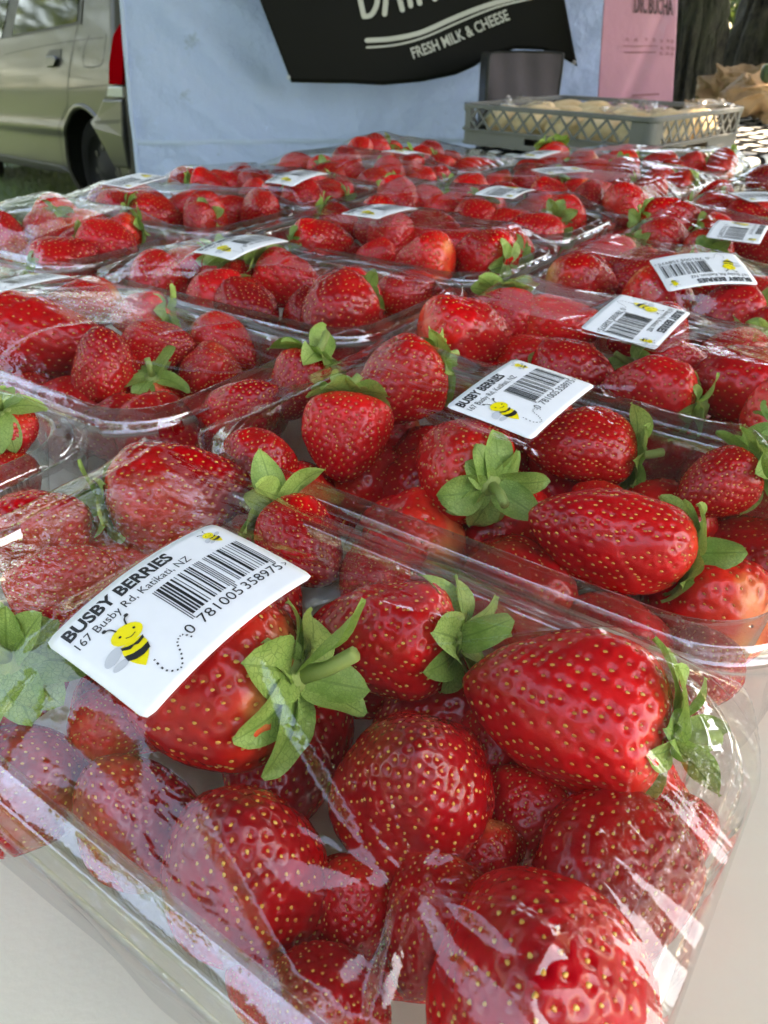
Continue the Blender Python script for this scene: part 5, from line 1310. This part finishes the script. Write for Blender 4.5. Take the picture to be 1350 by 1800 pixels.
def make_film(k, pn, par):
    res = 0.0009 if k == (0, 0) else (0.0013 if k in ((1, 0), (1, 1), (2, 0), (2, 1)) else 0.0020)
    hx, hy = PL / 2 + 0.0075, PW / 2 + 0.0065
    nx, ny = int(2 * hx / res), int(2 * hy / res); xs, ys = np.linspace(-hx, hx, nx), np.linspace(-hy, hy, ny); X, Y = np.meshgrid(xs, ys, indexing='ij')
    OB = np.full((nx, ny), 0.02); a = pn['ang']; ca, sa = math.cos(a), math.sin(a)
    tops = []
    for b in BER:
        if b['k'] != k: continue
        P = np.concatenate(b['pts']); dx, dy = P[:, 0] - pn['c'].x, P[:, 1] - pn['c'].y; lx, ly = dx * ca + dy * sa, -dx * sa + dy * ca
        ix, iy = np.round((lx + hx) / (2 * hx) * (nx - 1)).astype(int), np.round((ly + hy) / (2 * hy) * (ny - 1)).astype(int)
        ok = (ix >= 0) & (ix < nx) & (iy >= 0) & (iy < ny); np.maximum.at(OB, (ix[ok], iy[ok]), P[ok, 2])
    for _ in range(2 if res < .0012 else 1):      # close the pinholes between sampled points
        Q = np.pad(OB, 1, mode='edge'); OB = np.maximum(OB, np.max([Q[:-2, 1:-1], Q[2:, 1:-1], Q[1:-1, :-2], Q[1:-1, 2:]], 0) - 0.0006)
    OB += 0.0008
    cap = np.interp(np.minimum(hx - np.abs(X), hy - np.abs(Y)), [0, 0.006, 0.02, 0.05], [0.047, 0.0515, 0.064, 0.080]); OB = np.minimum(OB, cap)
    ax, ay = np.abs(X) - PL / 2, np.abs(Y) - PW / 2; rimd = np.maximum(ax, ay); OB = np.where(np.abs(rimd + 0.002) < 0.0022, np.maximum(OB, 0.0507), OB)
    edge = np.zeros((nx, ny), bool); edge[0] = edge[-1] = True; edge[:, 0] = edge[:, -1] = True
    # taut sheet: smallest surface above everything
    h = np.maximum(OB, 0.052); h[edge] = 0.0475
    st = max(1, int(0.004 / res))
    def relax(h, it, OBx, e):
        for _ in range(it):
            av = h.copy(); av[1:-1, 1:-1] = (h[:-2, 1:-1] + h[2:, 1:-1] + h[1:-1, :-2] + h[1:-1, 2:]) / 4; h = np.maximum(av, OBx); h[e] = 0.0475
        return h
    h = relax(h, 500, OB, edge)
    # faceted tension folds: the convex hull over the highest points
    bm = bmesh.new(); sx_ = max(1, int(0.003 / res))
    for i in range(0, nx, sx_):
        for j in range(0, ny, sx_):
            bm.verts.new((X[i, j], Y[i, j], OB[i, j] if not edge[i, j] else 0.0475))
    for i in (0, nx - 1):
        for j in (0, ny - 1): bm.verts.new((X[i, j], Y[i, j], 0.0474))
    bmesh.ops.convex_hull(bm, input=bm.verts[:]); bm.faces.ensure_lookup_table(); tr = BVHTree.FromBMesh(bm); hull = h.copy()
    for i in range(nx):
        for j in range(ny):
            hit = tr.ray_cast(Vector((X[i, j] * .9995, Y[i, j] * .9995, 0.3)), Vector((0, 0, -1)))
            if hit[0] is not None: hull[i, j] = max(hit[0].z, h[i, j])
    bm.free()
    mixw = 0.80; h = h * (1 - mixw) + hull * mixw
    # creases
    rs_ = np.random.RandomState(1000 + k[0] * 10 + k[1])
    def crease(pts, amp, wd, h):
        D = np.full(X.shape, 9.0); Tt = np.zeros(X.shape); n_ = len(pts) - 1
        for s, (p, q) in enumerate(zip(pts, pts[1:])):
            vx, vy = q[0] - p[0], q[1] - p[1]; l2 = vx * vx + vy * vy + 1e-12; t = np.clip(((X - p[0]) * vx + (Y - p[1]) * vy) / l2, 0, 1); d = np.hypot(X - p[0] - t * vx, Y - p[1] - t * vy); m = d < D; D = np.where(m, d, D); Tt = np.where(m, (s + t) / n_, Tt)
        return h + amp * np.exp(-(D / wd) ** 1.3) * np.clip(np.sin(np.pi * np.clip(Tt * .92 + .08, 0, 1)), 0.15, 1)
    for pix, amp, wd in CREASES.get(k, []):
        pts = [tuple(to_local(k, at_z(u, v, 0.060))[:2]) for u, v in pix]; h = crease(pts, amp, wd, h)
    if k == (0, 0):      # film gathered into a star of folds between the front berries
        pq = to_local(k, at_z(712, 1562, 0.056)); dx_, dy_ = X - pq.x, Y - pq.y; rr_ = np.hypot(dx_, dy_); th_ = np.arctan2(dy_, dx_)
        st_ = np.abs(np.sin(2.5 * th_ + 0.6 + 0.5 * np.sin(th_ * 2))); st_ = 1 - 2 * np.abs(st_ - 0.5)
        h = h - 0.0055 * np.exp(-(rr_ / 0.011) ** 1.2) + 0.0013 * (st_ - 0.3) * np.exp(-((rr_ - 0.010) / 0.013) ** 2) * np.clip(rr_ / 0.004, 0, 1)
        h = np.maximum(h, np.minimum(OB, 0.062) - 0.0008)
    for _ in range(9):
        x0, y0 = rs_.uniform(-.85, .85) * hx, rs_.uniform(-.85, .85) * hy; t = rs_.uniform(0, 6.28); l = rs_.uniform(.03, .10)
        pts = [(x0, y0), (x0 + math.cos(t) * l * .5, y0 + math.sin(t) * l * .5), (x0 + math.cos(t + .2) * l, y0 + math.sin(t + .2) * l)]; h = crease(pts, rs_.uniform(.0006, .0020), rs_.uniform(.0009, .0020), h)
    # fine pull lines towards the two sealed ends
    e_ = np.clip((np.abs(X) / hx - 0.45) / 0.55, 0, 1) ** 1.5; h = h + e_ * 0.00035 * np.sin(Y * 420 + 3 * NZ(np.stack([X * 18, Y * 60, X * 0 + k[0] * 3 + k[1]], -1)))
    for _ in range(1): 
        h[1:-1, 1:-1] = 0.5 * h[1:-1, 1:-1] + 0.125 * (h[:-2, 1:-1] + h[2:, 1:-1] + h[1:-1, :-2] + h[1:-1, 2:])
    h[edge] = 0.0475
    def sample(x, y):
        fx, fy = np.clip((np.asarray(x) + hx) / (2 * hx) * (nx - 1), 0, nx - 1.001), np.clip((np.asarray(y) + hy) / (2 * hy) * (ny - 1), 0, ny - 1.001); i, j = fx.astype(int), fy.astype(int); u, v = fx - i, fy - j
        return (h[i, j] * (1 - u) + h[i + 1, j] * u) * (1 - v) + (h[i, j + 1] * (1 - u) + h[i + 1, j + 1] * u) * v
    # sticker
    if k in STK:
        u, v, td = STK[k]; zc = 0.064; w0 = at_z(u, v, zc); q = to_local(k, w0)
        q.x = max(-hx + .034, min(hx - .034, q.x)); q.y = max(-hy + .026, min(hy - .026, q.y))
        for _ in range(2):
            zc = float(sample([q.x], [q.y])[0]); q = to_local(k, at_z(u, v, zc)); q.x = max(-hx + .032, min(hx - .032, q.x)); q.y = max(-hy + .027, min(hy - .027, q.y))
        if td == 'near': tdv = Vector((0.04, 1, 0)).normalized()
        elif td == 'rev': tdv = Vector((0.06, -1, 0)).normalized()
        else: tdv = Vector((math.cos(R(td) - a), math.sin(R(td) - a), 0))
        udv = Vector((-tdv.y, tdv.x, 0))
        def loc(s, t): return q.x + tdv.x * s + udv.x * t, q.y + tdv.y * s + udv.y * t
        S_, T_ = np.meshgrid(np.linspace(-SW / 2, SW / 2, 15), np.linspace(-SH / 2, SH / 2, 11), indexing='ij'); lx, ly = loc(S_, T_); z = sample(lx, ly)
        Am = lambda s, t: np.stack([np.ones_like(s), s, t, s * s, s * t * 0, t * t], -1)
        co, *_ = np.linalg.lstsq(Am(S_.ravel(), T_.ravel()), z.ravel(), rcond=None)
        co[3] = min(max(co[3], -4), -1.0); co[5] = max(min(co[5], 1.0), -3)
        fw = Vector((math.sin(a), math.cos(a), 0)); gs = {(3, 2): .10, (1, 0): .10, (2, 0): .15, (3, 0): .12}.get(k, 0.0 if k != (0, 0) else 0.10)
        co[1] = 0.4 * co[1] + gs * tdv.dot(fw); co[2] = 0.4 * co[2] + gs * udv.dot(fw)
        if k == (0, 0): co[3] = -6.0; co[5] = -2.0
        # lift above whatever lies underneath
        dX, dY = X - q.x, Y - q.y; s_, t_ = dX * tdv.x + dY * tdv.y, dX * udv.x + dY * udv.y; inside = (np.abs(s_) < SW / 2) & (np.abs(t_) < SH / 2)
        quad = Am(s_, t_) @ co; lift = max(0.0, float((OB - quad)[inside].max())); co[0] += min(lift, 0.006 if k == (0, 0) else 0.013) + 0.0003; quad = Am(s_, t_) @ co
        dd = np.maximum(np.abs(s_) - SW / 2, np.abs(t_) - SH / 2); wgt = np.clip(1 - dd / 0.010, 0, 1); wgt = wgt * wgt * (3 - 2 * wgt); wgt[edge] = 0
        tgt = np.minimum(quad - 0.0005, h.max() + .004); h = h * (1 - wgt) + tgt * wgt
        def spt(x, qq, off):
            s = (x - 0.5) * SW; t = (0.5 - qq) * SH; lx_, ly_ = loc(s, t); return (lx_, ly_, float((Am(np.array(s), np.array(t)) @ co)) + off)
        out_ = []; rc = 0.05
        for cx_, cy_, a0 in ((1 - rc / ASP, rc, -90), (1 - rc / ASP, 1 - rc, 0), (rc / ASP, 1 - rc, 90), (rc / ASP, rc, 180)):
            out_ += [(cx_ + rc / ASP * math.cos(R(a0 + 90 * m_ / 5)), cy_ + rc * math.sin(R(a0 + 90 * m_ / 5))) for m_ in range(6)]
        n1, n2 = 22, 16; Vv = []
        for i in range(n1):
            for j in range(n2):
                x, y = i / (n1 - 1), j / (n2 - 1); xx, yy_ = round_clip(np.array((x - .5) * SW), np.array((y - .5) * SH), SW / 2, SH / 2, 0.0017); Vv.append(spt(float(xx) / SW + .5, float(yy_) / SH + .5, 0.0))
        ii = np.arange(n1 * n2).reshape(n1, n2); Fq = np.stack([ii[:-1, :-1], ii[:-1, 1:], ii[1:, 1:], ii[1:, :-1]], -1).reshape(-1, 4)
        so_ = link('sticker', mesh_from('sticker', np.array(Vv), Fq), M['paper'], par); sm_ = so_.modifiers.new('thickness', 'SOLIDIFY'); sm_.thickness = 0.00012; sm_.offset = 0
        if k in STKLAB: so_['label'] = STKLAB[k]
        dpt = depth_of(w0)
        for nm, mt, ly_, V, F in PRINT:
            eps = (0.00012 + 0.00005 * ly_) * (1 + 2.5 * max(0, dpt - .2))
            link(nm, mesh_from(nm, [spt(x, y, eps) for x, y in V], F, False), M[mt], so_)
    # mesh: sheet plus the part that falls down the sides
    X2, Y2 = round_clip(X, Y, hx, hy, 0.030)
    V_ = np.stack([X2, Y2, h], -1).reshape(-1, 3); ii = np.arange(nx * ny).reshape(nx, ny)
    F_ = np.stack([ii[:-1, :-1], ii[1:, :-1], ii[1:, 1:], ii[:-1, 1:]], -1).reshape(-1, 4)
    br = np.concatenate([ii[:, 0], ii[-1, 1:], ii[-2::-1, -1], ii[0, -2:0:-1]]); nb = len(br); bp_ = V_[br]
    rows = [br]; extra = []; n0 = len(V_)
    arc = np.arange(nb) / nb * 6.283
    for s, (zz, out) in enumerate(((0.040, -0.0012), (0.030, -0.0034), (0.020, -0.0052), (0.010, -0.0070), (0.0025, -0.0084))):
        wv = 0.0005 * np.sin(arc * 11 + s * .5 + 2 * np.sin(arc * 5)); nrm = bp_[:, :2] / np.linalg.norm(bp_[:, :2] / np.array([hx, hy]), axis=1)[:, None] / np.array([hx, hy])
        nrm /= np.linalg.norm(nrm, axis=1)[:, None]; extra.append(np.concatenate([bp_[:, :2] + nrm * (out + wv)[:, None], np.full((nb, 1), zz)], 1)); rows.append(n0 + s * nb + np.arange(nb))
    V_ = np.concatenate([V_] + extra)
    sk = [np.stack([r0, np.roll(r0, -1), np.roll(r1, -1), r1], -1) for r0, r1 in zip(rows, rows[1:])]
    me = mesh_from('film_wrap', V_, np.concatenate([F_] + sk)); link('film_wrap', me, M['film'], par)
for k in KEYS:
    pn = PUN[k]; e = empty('strawberry_punnet', pn['c'], pn['ang'])
    lab = {(0, 0): 'film-wrapped strawberry punnet nearest the viewer, with the largest barcode sticker', (1, 0): 'film-wrapped strawberry punnet directly behind the nearest one, sticker reading upright'}.get(k, f'clear film-wrapped tray of strawberries, {PHR[k]}')
    tag(e, lab, 'punnet', 'wrapped punnets of strawberries on the table')
    link('base', ME_BASE, None, e); link('wall', ME_WALL, None, e); link('rim', ME_RIM, None, e)
    make_film(k, pn, e)
